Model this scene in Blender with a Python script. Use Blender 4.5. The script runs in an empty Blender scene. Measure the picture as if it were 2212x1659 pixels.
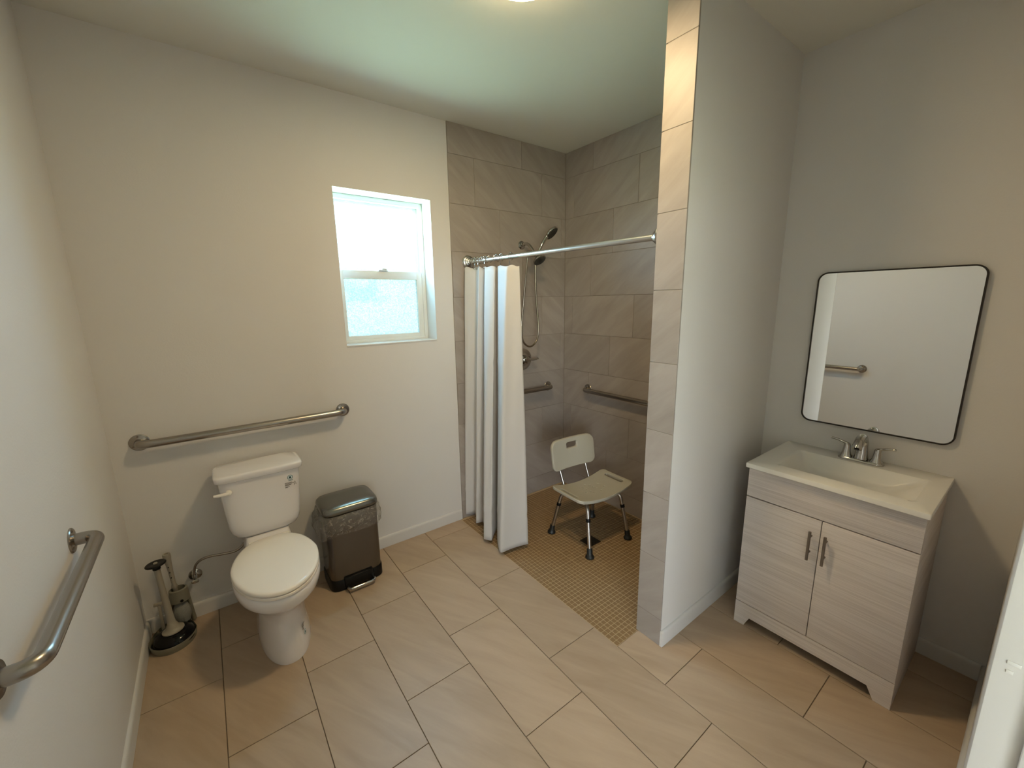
import bpy, bmesh, math, random
from mathutils import Vector, Matrix
random.seed(7)
scene = bpy.context.scene
col = scene.collection
PI = math.pi

# ------------------------------------------------------------------ camera
cam_d = bpy.data.cameras.new('camera')
cam = bpy.data.objects.new('camera', cam_d)
col.objects.link(cam)
scene.camera = cam
cam_d.sensor_fit = 'HORIZONTAL'
cam_d.sensor_width = 36.0
cam_d.lens = 884.37 / 2212 * 36.0
cam_d.clip_start = 0.01
yaw, pitch, roll = math.radians(-36.6652), math.radians(-11.2915), math.radians(-0.8947)
fw = Vector((-math.sin(yaw) * math.cos(pitch), math.cos(yaw) * math.cos(pitch), math.sin(pitch)))
rt = Vector((math.cos(yaw), math.sin(yaw), 0))
up = rt.cross(fw)
r2 = math.cos(roll) * rt + math.sin(roll) * up
u2 = -math.sin(roll) * rt + math.cos(roll) * up
M = Matrix((r2, u2, -fw)).transposed().to_4x4()
M.translation = Vector((0.4161, -2.5581, 1.6244))
cam.matrix_world = M

# ------------------------------------------------------------------ world, light, exposure
SKY_STRENGTH = 55.0
LAMP_STRENGTH = 114.0
world = bpy.data.worlds.new('world')
scene.world = world
world.use_nodes = True
wn = world.node_tree
wn.nodes.clear()
w_out = wn.nodes.new('ShaderNodeOutputWorld')
w_bg = wn.nodes.new('ShaderNodeBackground')
w_bg.inputs['Strength'].default_value = SKY_STRENGTH
w_tc = wn.nodes.new('ShaderNodeTexCoord')
w_sep = wn.nodes.new('ShaderNodeSeparateXYZ')
w_ramp = wn.nodes.new('ShaderNodeValToRGB')
w_map = wn.nodes.new('ShaderNodeMapRange')
w_map.inputs['From Min'].default_value = -1
wn.links.new(w_tc.outputs['Generated'], w_sep.inputs[0])
wn.links.new(w_sep.outputs['Z'], w_map.inputs['Value'])
wn.links.new(w_map.outputs[0], w_ramp.inputs[0])
cr = w_ramp.color_ramp
cr.elements[0].position = 0.0
cr.elements[0].color = (0.46, 0.56, 0.32, 1)      # sunlit lawn below the horizon
cr.elements[1].position = 1.0
cr.elements[1].color = (0.42, 0.62, 0.95, 1)
for p_, c_ in ((0.44, (0.48, 0.60, 0.36, 1)), (0.50, (0.62, 0.74, 0.72, 1)), (0.56, (0.72, 0.86, 1.0, 1))):
    e_ = cr.elements.new(p_)
    e_.color = c_
w_no = wn.nodes.new('ShaderNodeTexNoise')            # broken white cloud over a blue sky
w_no.inputs['Scale'].default_value = 9.0
w_no.inputs['Detail'].default_value = 2
w_mp = wn.nodes.new('ShaderNodeMapping')
w_mp.inputs['Location'].default_value = (4.81, 1.43, 0.0)
w_mp.inputs['Scale'].default_value = (1, 1, 1.6)
wn.links.new(w_tc.outputs['Generated'], w_mp.inputs[0])
wn.links.new(w_mp.outputs[0], w_no.inputs['Vector'])
w_cl = wn.nodes.new('ShaderNodeMapRange')
w_cl.inputs['From Min'].default_value = 0.47
w_cl.inputs['From Max'].default_value = 0.57
wn.links.new(w_no.outputs['Fac'], w_cl.inputs['Value'])
w_up = wn.nodes.new('ShaderNodeMapRange')             # only above the horizon
w_up.inputs['From Min'].default_value = 0.0
w_up.inputs['From Max'].default_value = 0.012
wn.links.new(w_sep.outputs['Z'], w_up.inputs['Value'])
w_mu = wn.nodes.new('ShaderNodeMath')
w_mu.operation = 'MULTIPLY'
wn.links.new(w_cl.outputs[0], w_mu.inputs[0])
wn.links.new(w_up.outputs[0], w_mu.inputs[1])
w_mx = wn.nodes.new('ShaderNodeMix')
w_mx.data_type = 'RGBA'
w_mx.inputs[7].default_value = (0.30, 0.58, 0.86, 1)
wn.links.new(w_mu.outputs[0], w_mx.inputs[0])
wn.links.new(w_ramp.outputs[0], w_mx.inputs[6])
wn.links.new(w_mx.outputs[2], w_bg.inputs['Color'])
wn.links.new(w_bg.outputs[0], w_out.inputs['Surface'])

# sampling portal for the sky in the window opening (gives no light of its own)
pl = bpy.data.lights.new('window_portal', 'AREA')
pl.shape = 'RECTANGLE'
pl.size, pl.size_y = 0.56, 0.86
pl.cycles.is_portal = True
po = bpy.data.objects.new('window_portal', pl)
col.objects.link(po)
po.location = (1.389, 0.195, 1.828)
po.rotation_euler = (-PI / 2, 0, 0)       # faces -y, into the room

p2 = bpy.data.lights.new('hall_fill_portal', 'AREA')  # sampling portal for the added hall window
p2.shape = 'RECTANGLE'
p2.size, p2.size_y = 2.5, 2.2
p2.cycles.is_portal = True
po2 = bpy.data.objects.new('hall_fill_portal', p2)
col.objects.link(po2)
po2.location = (-1.25, -5.36, 1.30)
po2.rotation_euler = (PI / 2, 0, 0)       # faces +y, into the hall

vs = scene.view_settings
vs.view_transform = 'Standard'
vs.look = 'None'
vs.gamma = 1.0
vs.use_curve_mapping = False
vs.exposure = 0.0

# ------------------------------------------------------------------ constants of the room (metres)
XL, W, H = -0.006, 2.888, 2.766
XS = 1.8215                        # where the shower tile starts on the back wall
XE, YE1, YE2 = 1.9653, -1.4922, -1.6235   # end of the partition
YN = -2.575                        # front wall
Z0 = 0.140
T = 0.3048

# ------------------------------------------------------------------ materials
def new_mat(name):
    m = bpy.data.materials.new(name)
    m.use_nodes = True
    nt = m.node_tree
    b = nt.nodes.get('Principled BSDF')
    return m, nt, b

def plain(name, rgb, rough=0.5, metal=0.0, spec=0.5, coat=0.0, noise=0.0, nscale=40.0, bump=0.0, bscale=200.0):
    m, nt, b = new_mat(name)
    b.inputs['Base Color'].default_value = (*rgb, 1)
    b.inputs['Roughness'].default_value = rough
    b.inputs['Metallic'].default_value = metal
    b.inputs['Specular IOR Level'].default_value = spec
    b.inputs['Coat Weight'].default_value = coat
    tc = nt.nodes.new('ShaderNodeTexCoord')
    if noise:
        n = nt.nodes.new('ShaderNodeTexNoise')
        n.inputs['Scale'].default_value = nscale
        n.inputs['Detail'].default_value = 4
        nt.links.new(tc.outputs['Object'], n.inputs['Vector'])
        mx = nt.nodes.new('ShaderNodeMix')
        mx.data_type = 'RGBA'
        mx.inputs[6].default_value = (*[c * (1 - noise) for c in rgb], 1)
        mx.inputs[7].default_value = (*[min(1, c * (1 + noise)) for c in rgb], 1)
        nt.links.new(n.outputs['Fac'], mx.inputs[0])
        nt.links.new(mx.outputs[2], b.inputs['Base Color'])
    if bump:
        n2 = nt.nodes.new('ShaderNodeTexNoise')
        n2.inputs['Scale'].default_value = bscale
        n2.inputs['Detail'].default_value = 3
        nt.links.new(tc.outputs['Object'], n2.inputs['Vector'])
        bp = nt.nodes.new('ShaderNodeBump')
        bp.inputs['Strength'].default_value = bump
        bp.inputs['Distance'].default_value = 0.002
        nt.links.new(n2.outputs['Fac'], bp.inputs['Height'])
        nt.links.new(bp.outputs['Normal'], b.inputs['Normal'])
    return m

def stone_tile(name, c1, c2, rough, axis, streak=1.0):
    """porcelain tile: soft diagonal veins, shifted per piece"""
    m, nt, b = new_mat(name)
    geo = nt.nodes.new('ShaderNodeNewGeometry')
    oi = nt.nodes.new('ShaderNodeObjectInfo')
    mul = nt.nodes.new('ShaderNodeVectorMath')
    mul.operation = 'MULTIPLY_ADD'
    comb = nt.nodes.new('ShaderNodeCombineXYZ')
    for i in range(3):
        nt.links.new(oi.outputs['Random'], comb.inputs[i])
    mul.inputs[1].default_value = (31.0, 17.0, 23.0)
    nt.links.new(comb.outputs[0], mul.inputs[0])
    nt.links.new(geo.outputs['Position'], mul.inputs[2])
    mp = nt.nodes.new('ShaderNodeMapping')
    if axis == 'z':
        mp.inputs['Rotation'].default_value = (0, 0, math.radians(62))
    elif axis == 'y':
        mp.inputs['Rotation'].default_value = (0, math.radians(-38), 0)
    else:
        mp.inputs['Rotation'].default_value = (math.radians(38), 0, 0)
    sc = {'z': (2.2, 14, 2.2), 'y': (2.4, 2.4, 13), 'x': (2.4, 2.4, 13)}[axis]
    mp2 = nt.nodes.new('ShaderNodeMapping')
    mp2.inputs['Scale'].default_value = sc
    nt.links.new(mul.outputs[0], mp.inputs[0])
    nt.links.new(mp.outputs[0], mp2.inputs[0])
    n = nt.nodes.new('ShaderNodeTexNoise')
    n.inputs['Scale'].default_value = 1.0
    n.inputs['Detail'].default_value = 6
    n.inputs['Roughness'].default_value = 0.6
    n.inputs['Distortion'].default_value = 0.5
    nt.links.new(mp2.outputs[0], n.inputs['Vector'])
    ramp = nt.nodes.new('ShaderNodeValToRGB')
    ramp.color_ramp.elements[0].position = 0.30
    ramp.color_ramp.elements[1].position = 0.72
    ramp.color_ramp.elements[0].color = (*c1, 1)
    ramp.color_ramp.elements[1].color = (*c2, 1)
    nt.links.new(n.outputs['Fac'], ramp.inputs[0])
    hs = nt.nodes.new('ShaderNodeHueSaturation')
    mr = nt.nodes.new('ShaderNodeMapRange')
    mr.inputs['To Min'].default_value = 0.94
    mr.inputs['To Max'].default_value = 1.05
    nt.links.new(oi.outputs['Random'], mr.inputs['Value'])
    nt.links.new(mr.outputs[0], hs.inputs['Value'])
    nt.links.new(ramp.outputs[0], hs.inputs['Color'])
    nt.links.new(hs.outputs[0], b.inputs['Base Color'])
    b.inputs['Roughness'].default_value = rough
    n3 = nt.nodes.new('ShaderNodeTexNoise')
    n3.inputs['Scale'].default_value = 60
    n3.inputs['Detail'].default_value = 5
    nt.links.new(mul.outputs[0], n3.inputs['Vector'])
    bp = nt.nodes.new('ShaderNodeBump')
    bp.inputs['Strength'].default_value = 0.06
    bp.inputs['Distance'].default_value = 0.003
    nt.links.new(n3.outputs['Fac'], bp.inputs['Height'])
    nt.links.new(bp.outputs['Normal'], b.inputs['Normal'])
    return m

def brushed(name, rgb, rough, direction):
    m, nt, b = new_mat(name)
    b.inputs['Metallic'].default_value = 1.0
    b.inputs['Base Color'].default_value = (*rgb, 1)
    b.inputs['Roughness'].default_value = rough
    tc = nt.nodes.new('ShaderNodeTexCoord')
    mp = nt.nodes.new('ShaderNodeMapping')
    mp.inputs['Scale'].default_value = direction
    nt.links.new(tc.outputs['Object'], mp.inputs[0])
    n = nt.nodes.new('ShaderNodeTexNoise')
    n.inputs['Scale'].default_value = 1.0
    n.inputs['Detail'].default_value = 3
    nt.links.new(mp.outputs[0], n.inputs['Vector'])
    mr = nt.nodes.new('ShaderNodeMapRange')
    mr.inputs['To Min'].default_value = rough * 0.8
    mr.inputs['To Max'].default_value = rough * 1.25
    nt.links.new(n.outputs['Fac'], mr.inputs['Value'])
    nt.links.new(mr.outputs[0], b.inputs['Roughness'])
    bp = nt.nodes.new('ShaderNodeBump')
    bp.inputs['Strength'].default_value = 0.02
    bp.inputs['Distance'].default_value = 0.0005
    nt.links.new(n.outputs['Fac'], bp.inputs['Height'])
    nt.links.new(bp.outputs['Normal'], b.inputs['Normal'])
    return m

def wood_laminate(name):
    m, nt, b = new_mat(name)
    tc = nt.nodes.new('ShaderNodeTexCoord')
    mp = nt.nodes.new('ShaderNodeMapping')
    mp.inputs['Scale'].default_value = (3.0, 3.0, 320.0)
    nt.links.new(tc.outputs['Object'], mp.inputs[0])
    n = nt.nodes.new('ShaderNodeTexNoise')
    n.inputs['Scale'].default_value = 1.0
    n.inputs['Detail'].default_value = 5
    n.inputs['Roughness'].default_value = 0.65
    nt.links.new(mp.outputs[0], n.inputs['Vector'])
    mp2 = nt.nodes.new('ShaderNodeMapping')
    mp2.inputs['Scale'].default_value = (1.2, 1.2, 26.0)
    nt.links.new(tc.outputs['Object'], mp2.inputs[0])
    n2 = nt.nodes.new('ShaderNodeTexNoise')
    n2.inputs['Scale'].default_value = 1.0
    n2.inputs['Detail'].default_value = 2
    nt.links.new(mp2.outputs[0], n2.inputs['Vector'])
    ad = nt.nodes.new('ShaderNodeMath')
    ad.operation = 'MULTIPLY_ADD'
    ad.inputs[1].default_value = 0.70
    ml = nt.nodes.new('ShaderNodeMath')
    ml.operation = 'MULTIPLY'
    ml.inputs[1].default_value = 0.30
    nt.links.new(n2.outputs['Fac'], ml.inputs[0])
    nt.links.new(n.outputs['Fac'], ad.inputs[0])
    nt.links.new(ml.outputs[0], ad.inputs[2])
    ramp = nt.nodes.new('ShaderNodeValToRGB')
    ramp.color_ramp.elements[0].position = 0.34
    ramp.color_ramp.elements[0].color = (0.53, 0.47, 0.45, 1)
    ramp.color_ramp.elements[1].position = 0.58
    ramp.color_ramp.elements[1].color = (0.73, 0.67, 0.65, 1)
    nt.links.new(ad.outputs[0], ramp.inputs[0])
    nt.links.new(ramp.outputs[0], b.inputs['Base Color'])
    b.inputs['Roughness'].default_value = 0.5
    return m

M_PAINT = plain('wall_paint', (0.71, 0.69, 0.675), 0.62, bump=0.22, bscale=130)
M_CEIL = plain('ceiling_paint', (0.74, 0.72, 0.65), 0.75, bump=0.12, bscale=120)
M_TRIM = plain('white_trim_paint', (0.66, 0.645, 0.635), 0.4)
M_GROUT_D = plain('floor_grout', (0.16, 0.12, 0.085), 0.9, noise=0.3, nscale=60)
M_GROUT_L = plain('pale_grout', (0.56, 0.43, 0.28), 0.9, noise=0.1, nscale=60)
M_GROUT_W = plain('wall_grout', (0.26, 0.22, 0.18), 0.9)
M_FLOORTILE = stone_tile('beige_floor_tile', (0.405, 0.300, 0.212), (0.50, 0.383, 0.282), 0.42, 'z')
M_WALLTILE_Y = stone_tile('taupe_wall_tile_back', (0.315, 0.272, 0.242), (0.40, 0.355, 0.325), 0.45, 'y')
M_WALLTILE_X = stone_tile('taupe_wall_tile_side', (0.315, 0.272, 0.242), (0.40, 0.355, 0.325), 0.45, 'x')
M_MOSAIC = plain('brown_mosaic', (0.265, 0.168, 0.080), 0.5, noise=0.22, nscale=25)
M_PORC = plain('white_porcelain', (0.83, 0.81, 0.83), 0.08, coat=0.5)
M_SEAT = plain('white_seat_plastic', (0.90, 0.86, 0.81), 0.16)
M_STEEL = plain('brushed_stainless', (0.36, 0.33, 0.30), 0.27, metal=1.0, noise=0.04, nscale=90)
M_STEEL_BIN = brushed('brushed_bin_steel', (0.175, 0.163, 0.152), 0.24, (300, 300, 4))
M_LID = plain('bin_lid_grey', (0.20, 0.20, 0.185), 0.24, metal=0.85, spec=0.5)
M_CHROME = plain('chrome', (0.50, 0.49, 0.47), 0.08, metal=1.0)
M_NICKEL = plain('brushed_nickel', (0.60, 0.59, 0.57), 0.24, metal=1.0)
M_HOSE = plain('hose_metal', (0.36, 0.32, 0.27), 0.25, metal=1.0)
M_ROD = plain('satin_rod', (0.74, 0.74, 0.74), 0.28, metal=1.0)
M_BRONZE = plain('dark_pull_metal', (0.22, 0.185, 0.155), 0.34, metal=0.9)
M_BLACK = plain('black_plastic', (0.006, 0.006, 0.006), 0.35, spec=0.25)
M_RUBBER = plain('black_rubber', (0.005, 0.005, 0.006), 0.12, spec=0.28)
M_FOOT = plain('dark_rubber_foot', (0.012, 0.014, 0.013), 0.45)
M_OFFWHITE = plain('pale_plastic', (0.34, 0.31, 0.255), 0.4)
M_CADDY = plain('caddy_plastic', (0.20, 0.185, 0.14), 0.35)
M_CHAIR = plain('chair_plastic', (0.46, 0.44, 0.37), 0.5, bump=0.15, bscale=300)
M_ALU = plain('aluminium_tube', (0.55, 0.53, 0.50), 0.3, metal=1.0)
M_WOOD = wood_laminate('whitewashed_laminate')
M_WOODDARK = plain('cabinet_inside', (0.05, 0.04, 0.035), 0.8)
M_TOP = plain('cultured_marble', (0.82, 0.80, 0.76), 0.18, noise=0.03, nscale=14, coat=0.2)
M_VINYL = plain('window_vinyl', (0.78, 0.80, 0.79), 0.35)
M_INK = plain('printed_ink', (0.07, 0.06, 0.055), 0.6)
M_TEAL = plain('printed_teal', (0.003, 0.045, 0.075), 0.5)
M_PALEBLUE = plain('printed_pale_blue', (0.62, 0.74, 0.78), 0.5)
M_BLUEGREY = plain('printed_blue_grey', (0.16, 0.25, 0.30), 0.5)
M_BRISTLE = plain('grey_bristle', (0.25, 0.25, 0.23), 0.8, noise=0.3, nscale=300)
M_MIRRORFRAME = plain('dark_mirror_frame', (0.035, 0.028, 0.022), 0.35, metal=0.6)
M_SILVER = plain('mirror_silver', (0.86, 0.86, 0.85), 0.015, metal=1.0)
M_DRAIN = plain('drain_metal', (0.07, 0.055, 0.04), 0.45, metal=0.8)
M_LAMPBODY = plain('lamp_white', (0.8, 0.78, 0.74), 0.5)

def mat_lamp():
    m, nt, b = new_mat('lamp_diffuser')
    b.inputs['Base Color'].default_value = (0.8, 0.78, 0.74, 1)
    b.inputs['Emission Color'].default_value = (0.98, 0.725, 0.395, 1)
    b.inputs['Emission Strength'].default_value = LAMP_STRENGTH
    return m
M_LAMP = mat_lamp()

def mat_glass(name, trans, tint, pattern):
    m = bpy.data.materials.new(name)
    m.use_nodes = True
    nt = m.node_tree
    nt.nodes.clear()
    out = nt.nodes.new('ShaderNodeOutputMaterial')
    tr = nt.nodes.new('ShaderNodeBsdfTransparent')
    tl = nt.nodes.new('ShaderNodeBsdfTranslucent')
    gl = nt.nodes.new('ShaderNodeBsdfGlossy')
    gl.inputs['Roughness'].default_value = 0.25
    mx = nt.nodes.new('ShaderNodeMixShader')
    mg = nt.nodes.new('ShaderNodeMixShader')
    mg.inputs[0].default_value = 0.04
    tr.inputs['Color'].default_value = (*tint, 1)
    tl.inputs['Color'].default_value = (*tint, 1)
    mx.inputs[0].default_value = 1 - trans
    if pattern:
        tc = nt.nodes.new('ShaderNodeTexCoord')
        n = nt.nodes.new('ShaderNodeTexNoise')
        n.inputs['Scale'].default_value = 130
        n.inputs['Detail'].default_value = 3
        nt.links.new(tc.outputs['Object'], n.inputs['Vector'])
        r = nt.nodes.new('ShaderNodeMapRange')
        r.inputs['From Min'].default_value = 0.35
        r.inputs['From Max'].default_value = 0.62
        r.inputs['To Min'].default_value = 0.45
        r.inputs['To Max'].default_value = 1.0
        nt.links.new(n.outputs['Fac'], r.inputs['Value'])
        mc = nt.nodes.new('ShaderNodeMix')
        mc.data_type = 'RGBA'
        mc.inputs[6].default_value = (tint[0] * .45, tint[1] * .62, tint[2] * .66, 1)
        mc.inputs[7].default_value = (*tint, 1)
        nt.links.new(r.outputs[0], mc.inputs[0])
        nt.links.new(mc.outputs[2], tr.inputs['Color'])
        nt.links.new(mc.outputs[2], tl.inputs['Color'])
    nt.links.new(tr.outputs[0], mx.inputs[1])
    nt.links.new(tl.outputs[0], mx.inputs[2])
    nt.links.new(mx.outputs[0], mg.inputs[1])
    nt.links.new(gl.outputs[0], mg.inputs[2])
    nt.links.new(mg.outputs[0], out.inputs['Surface'])
    return m
M_PANE_TOP = mat_glass('clear_pane', 0.88, (0.68, 0.80, 0.85), False)
M_PANE_FILL = mat_glass('hall_fill_pane', 0.75, (0.665, 0.60, 0.57), False)  # glass of the added hall window; tint sets its fill colour
M_PANE_LOW = mat_glass('obscure_pane', 0.60, (0.205, 0.215, 0.215), True)

def mat_liner():
    m = bpy.data.materials.new('clear_film')
    m.use_nodes = True
    nt = m.node_tree
    nt.nodes.clear()
    out = nt.nodes.new('ShaderNodeOutputMaterial')
    tr = nt.nodes.new('ShaderNodeBsdfTransparent')
    tr.inputs['Color'].default_value = (0.9, 0.9, 0.88, 1)
    pb = nt.nodes.new('ShaderNodeBsdfPrincipled')
    pb.inputs['Base Color'].default_value = (0.50, 0.47, 0.43, 1)
    pb.inputs['Roughness'].default_value = 0.15
    tc = nt.nodes.new('ShaderNodeTexCoord')
    n = nt.nodes.new('ShaderNodeTexNoise')
    n.inputs['Scale'].default_value = 22
    n.inputs['Detail'].default_value = 6
    n.inputs['Roughness'].default_value = 0.65
    n.inputs['Distortion'].default_value = 3.0
    nt.links.new(tc.outputs['Object'], n.inputs['Vector'])
    r = nt.nodes.new('ShaderNodeMapRange')
    r.inputs['From Min'].default_value = 0.48
    r.inputs['From Max'].default_value = 0.76
    r.inputs['To Min'].default_value = 0.20
    r.inputs['To Max'].default_value = 0.72
    nt.links.new(n.outputs['Fac'], r.inputs['Value'])
    bp = nt.nodes.new('ShaderNodeBump')
    bp.inputs['Strength'].default_value = 0.8
    bp.inputs['Distance'].default_value = 0.01
    nt.links.new(n.outputs['Fac'], bp.inputs['Height'])
    nt.links.new(bp.outputs['Normal'], pb.inputs['Normal'])
    mx = nt.nodes.new('ShaderNodeMixShader')
    nt.links.new(r.outputs[0], mx.inputs[0])
    nt.links.new(tr.outputs[0], mx.inputs[1])
    nt.links.new(pb.outputs[0], mx.inputs[2])
    nt.links.new(mx.outputs[0], out.inputs['Surface'])
    return m
M_LINER = mat_liner()

def mat_cloth():
    m, nt, b = new_mat('white_curtain_cloth')
    b.inputs['Base Color'].default_value = (0.78, 0.76, 0.75, 1)
    b.inputs['Roughness'].default_value = 0.85
    b.inputs['Sheen Weight'].default_value = 0.15
    tc = nt.nodes.new('ShaderNodeTexCoord')
    wv = nt.nodes.new('ShaderNodeTexNoise')
    wv.inputs['Scale'].default_value = 220
    wv.inputs['Detail'].default_value = 2
    nt.links.new(tc.outputs['Object'], wv.inputs['Vector'])
    bp = nt.nodes.new('ShaderNodeBump')
    bp.inputs['Strength'].default_value = 0.2
    bp.inputs['Distance'].default_value = 0.001
    nt.links.new(wv.outputs['Fac'], bp.inputs['Height'])
    nt.links.new(bp.outputs['Normal'], b.inputs['Normal'])
    tl = nt.nodes.new('ShaderNodeBsdfTranslucent')
    tl.inputs['Color'].default_value = (0.75, 0.74, 0.73, 1)
    mx = nt.nodes.new('ShaderNodeMixShader')
    mx.inputs[0].default_value = 0.28
    out = nt.nodes['Material Output']
    nt.links.new(b.outputs[0], mx.inputs[1])
    nt.links.new(tl.outputs[0], mx.inputs[2])
    nt.links.new(mx.outputs[0], out.inputs['Surface'])
    return m
M_CLOTH = mat_cloth()

# ------------------------------------------------------------------ mesh helpers
def add_box(bm, x0, x1, y0, y1, z0, z1, bevel=0.0, seg=2):
    r = bmesh.ops.create_cube(bm, size=1.0)
    vs_ = r['verts']
    for v in vs_:
        v.co = Vector((x0 + (v.co.x + .5) * (x1 - x0), y0 + (v.co.y + .5) * (y1 - y0), z0 + (v.co.z + .5) * (z1 - z0)))
    if bevel > 0:
        es = list({e for v in vs_ for e in v.link_edges})
        bmesh.ops.bevel(bm, geom=es, offset=bevel, segments=seg, profile=0.5, affect='EDGES')
    return vs_

def loft(bm, rings, cap0=True, cap1=True, closed=True):
    vr = [[bm.verts.new(Vector(p)) for p in ring] for ring in rings]
    n = len(vr[0])
    for a, b in zip(vr, vr[1:]):
        for i in range(n if closed else n - 1):
            j = (i + 1) % n
            bm.faces.new((a[i], a[j], b[j], b[i]))
    if cap0:
        bm.faces.new(list(reversed(vr[0])))
    if cap1:
        bm.faces.new(vr[-1])
    return vr

def frame_from(d):
    d = Vector(d).normalized()
    a = Vector((0, 0, 1)) if abs(d.z) < 0.9 else Vector((1, 0, 0))
    u = d.cross(a).normalized()
    return u, d.cross(u).normalized()

def tube(bm, pts, r, seg=16, cap=True):
    """swept round bar; r a number or one per point"""
    pts = [Vector(p) for p in pts]
    n = len(pts)
    rr = r if isinstance(r, (list, tuple)) else [r] * n
    tang = []
    for i in range(n):
        a = pts[max(0, i - 1)]
        b = pts[min(n - 1, i + 1)]
        tang.append((b - a).normalized())
    u, v = frame_from(tang[0])
    rings = []
    for i in range(n):
        if i:
            q = tang[i - 1].rotation_difference(tang[i])
            u = q @ u
            v = q @ v
        rings.append([pts[i] + rr[i] * (math.cos(2 * PI * k / seg) * u + math.sin(2 * PI * k / seg) * v) for k in range(seg)])
    loft(bm, rings, cap, cap)

def lathe(bm, prof, origin, axis=(0, 0, 1), seg=32):
    """prof: list of (radius, height along axis)"""
    o = Vector(origin)
    d = Vector(axis).normalized()
    u, v = frame_from(d)
    rings = []
    for r, h in prof:
        r = max(r, 1e-4)
        rings.append([o + d * h + r * (math.cos(2 * PI * k / seg) * u + math.sin(2 * PI * k / seg) * v) for k in range(seg)])
    loft(bm, rings, True, True)

def smooth_path(pts, n=8):
    """Catmull-Rom through points"""
    P = [Vector(p) for p in pts]
    P = [2 * P[0] - P[1]] + P + [2 * P[-1] - P[-2]]
    out = []
    for i in range(1, len(P) - 2):
        for k in range(n):
            t = k / n
            a, b, c, d = P[i - 1], P[i], P[i + 1], P[i + 2]
            out.append(0.5 * ((2 * b) + (c - a) * t + (2 * a - 5 * b + 4 * c - d) * t * t + (3 * b - 3 * c + d - a) * t ** 3))
    out.append(P[-2])
    return out

def corner_path(pts, rad, n=7):
    """polyline with rounded corners"""
    P = [Vector(p) for p in pts]
    out = [P[0]]
    for a, b, c in zip(P, P[1:], P[2:]):
        d1 = (a - b).normalized()
        d2 = (c - b).normalized()
        p0 = b + d1 * rad
        p1 = b + d2 * rad
        for k in range(n + 1):
            t = k / n
            out.append((1 - t) ** 2 * p0 + 2 * t * (1 - t) * b + t * t * p1)
    out.append(P[-1])
    return out

def super_ring(cx, hw, yb, yf, z, e=1.0, n=56, cy=None):
    """egg-like ring, e<1 squarer; yb back (larger y), yf front"""
    c = (yb + yf) / 2 if cy is None else cy
    out = []
    for k in range(n):
        t = 2 * PI * k / n
        ct, st = math.cos(t), math.sin(t)
        x = cx + hw * math.copysign(abs(ct) ** e, ct)
        s = math.copysign(abs(st) ** e, st)
        y = c + s * ((yb - c) if s > 0 else (c - yf))
        out.append((x, y, z))
    return out

def rrect(w, h, r, n=6):
    """rounded rectangle outline centred on 0 (2-D)"""
    pts = []
    for cx, cy, a0 in ((w / 2 - r, h / 2 - r, 0), (-w / 2 + r, h / 2 - r, 90), (-w / 2 + r, -h / 2 + r, 180), (w / 2 - r, -h / 2 + r, 270)):
        for k in range(n + 1):
            a = math.radians(a0 + 90 * k / n)
            pts.append((cx + r * math.cos(a), cy + r * math.sin(a)))
    return pts

def plate(outline, holes, thick, bevel, cuts=None):
    """flat plate with holes in XY, centred on z=0, cut along the given planes so that it can be bent"""
    cd = bpy.data.curves.new('tmp', 'CURVE')
    cd.dimensions = '2D'
    cd.fill_mode = 'BOTH'
    cd.extrude = max(thick / 2 - bevel, 0.0)
    cd.bevel_depth = bevel
    cd.bevel_resolution = 2
    cd.offset = -bevel
    for loop in [outline] + holes:
        s = cd.splines.new('POLY')
        s.points.add(len(loop) - 1)
        for p, q in zip(s.points, loop):
            p.co = (q[0], q[1], 0, 1)
        s.use_cyclic_u = True
    ob = bpy.data.objects.new('tmp', cd)
    col.objects.link(ob)
    dg = bpy.context.evaluated_depsgraph_get()
    me = bpy.data.meshes.new_from_object(ob.evaluated_get(dg))
    bpy.data.objects.remove(ob)
    bpy.data.curves.remove(cd)
    bm = bmesh.new()
    bm.from_mesh(me)
    bpy.data.meshes.remove(me)
    bmesh.ops.remove_doubles(bm, verts=bm.verts, dist=1e-5)
    for axis, vals in (cuts or {}).items():
        no = (1, 0, 0) if axis == 'x' else (0, 1, 0)
        for c in vals:
            bmesh.ops.bisect_plane(bm, geom=list(bm.verts) + list(bm.edges) + list(bm.faces), plane_co=(c, c, 0), plane_no=no, dist=1e-5)
    return bm

def finish(bm, name, mat, origin=(0, 0, 0), smooth=True, angle=38):
    bmesh.ops.recalc_face_normals(bm, faces=bm.faces)
    o = Vector(origin)
    for v in bm.verts:
        v.co -= o
    me = bpy.data.meshes.new(name)
    bm.to_mesh(me)
    bm.free()
    me.materials.append(mat)
    if smooth:
        me.polygons.foreach_set('use_smooth', [True] * len(me.polygons))
        me.set_sharp_from_angle(angle=math.radians(angle))
    return me

def origin_of(parent):
    o = Vector((0, 0, 0))
    while parent is not None:
        o += parent.location
        parent = parent.parent
    return o

def obj(name, bm, mat, parent=None, origin=None, smooth=True, angle=38, label=None):
    """links the shape (given in world coordinates) as ONE mesh object"""
    if parent is not None:
        og = origin_of(parent)
    else:
        og = Vector(origin or (0, 0, 0))
    me = finish(bm, name, mat, og, smooth, angle)
    ob = bpy.data.objects.new(name, me)
    col.objects.link(ob)
    if parent is not None:
        ob.parent = parent
    else:
        ob.location = og
    if label:
        ob['label'] = label
    return ob

def thing(name, label, cat, loc, group=None):
    o = bpy.data.objects.new(name, None)
    o.empty_display_size = 0.05
    col.objects.link(o)
    o.location = loc
    o['label'] = label
    o['category'] = cat
    if group:
        o['group'] = group
    return o

def tag(o, label, cat, group=None):
    o['label'] = label
    o['category'] = cat
    if group:
        o['group'] = group
    return o

def struct(name, bm, mat, smooth=False):
    o = obj(name, bm, mat, smooth=smooth)
    o['kind'] = 'structure'
    return o

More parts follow.
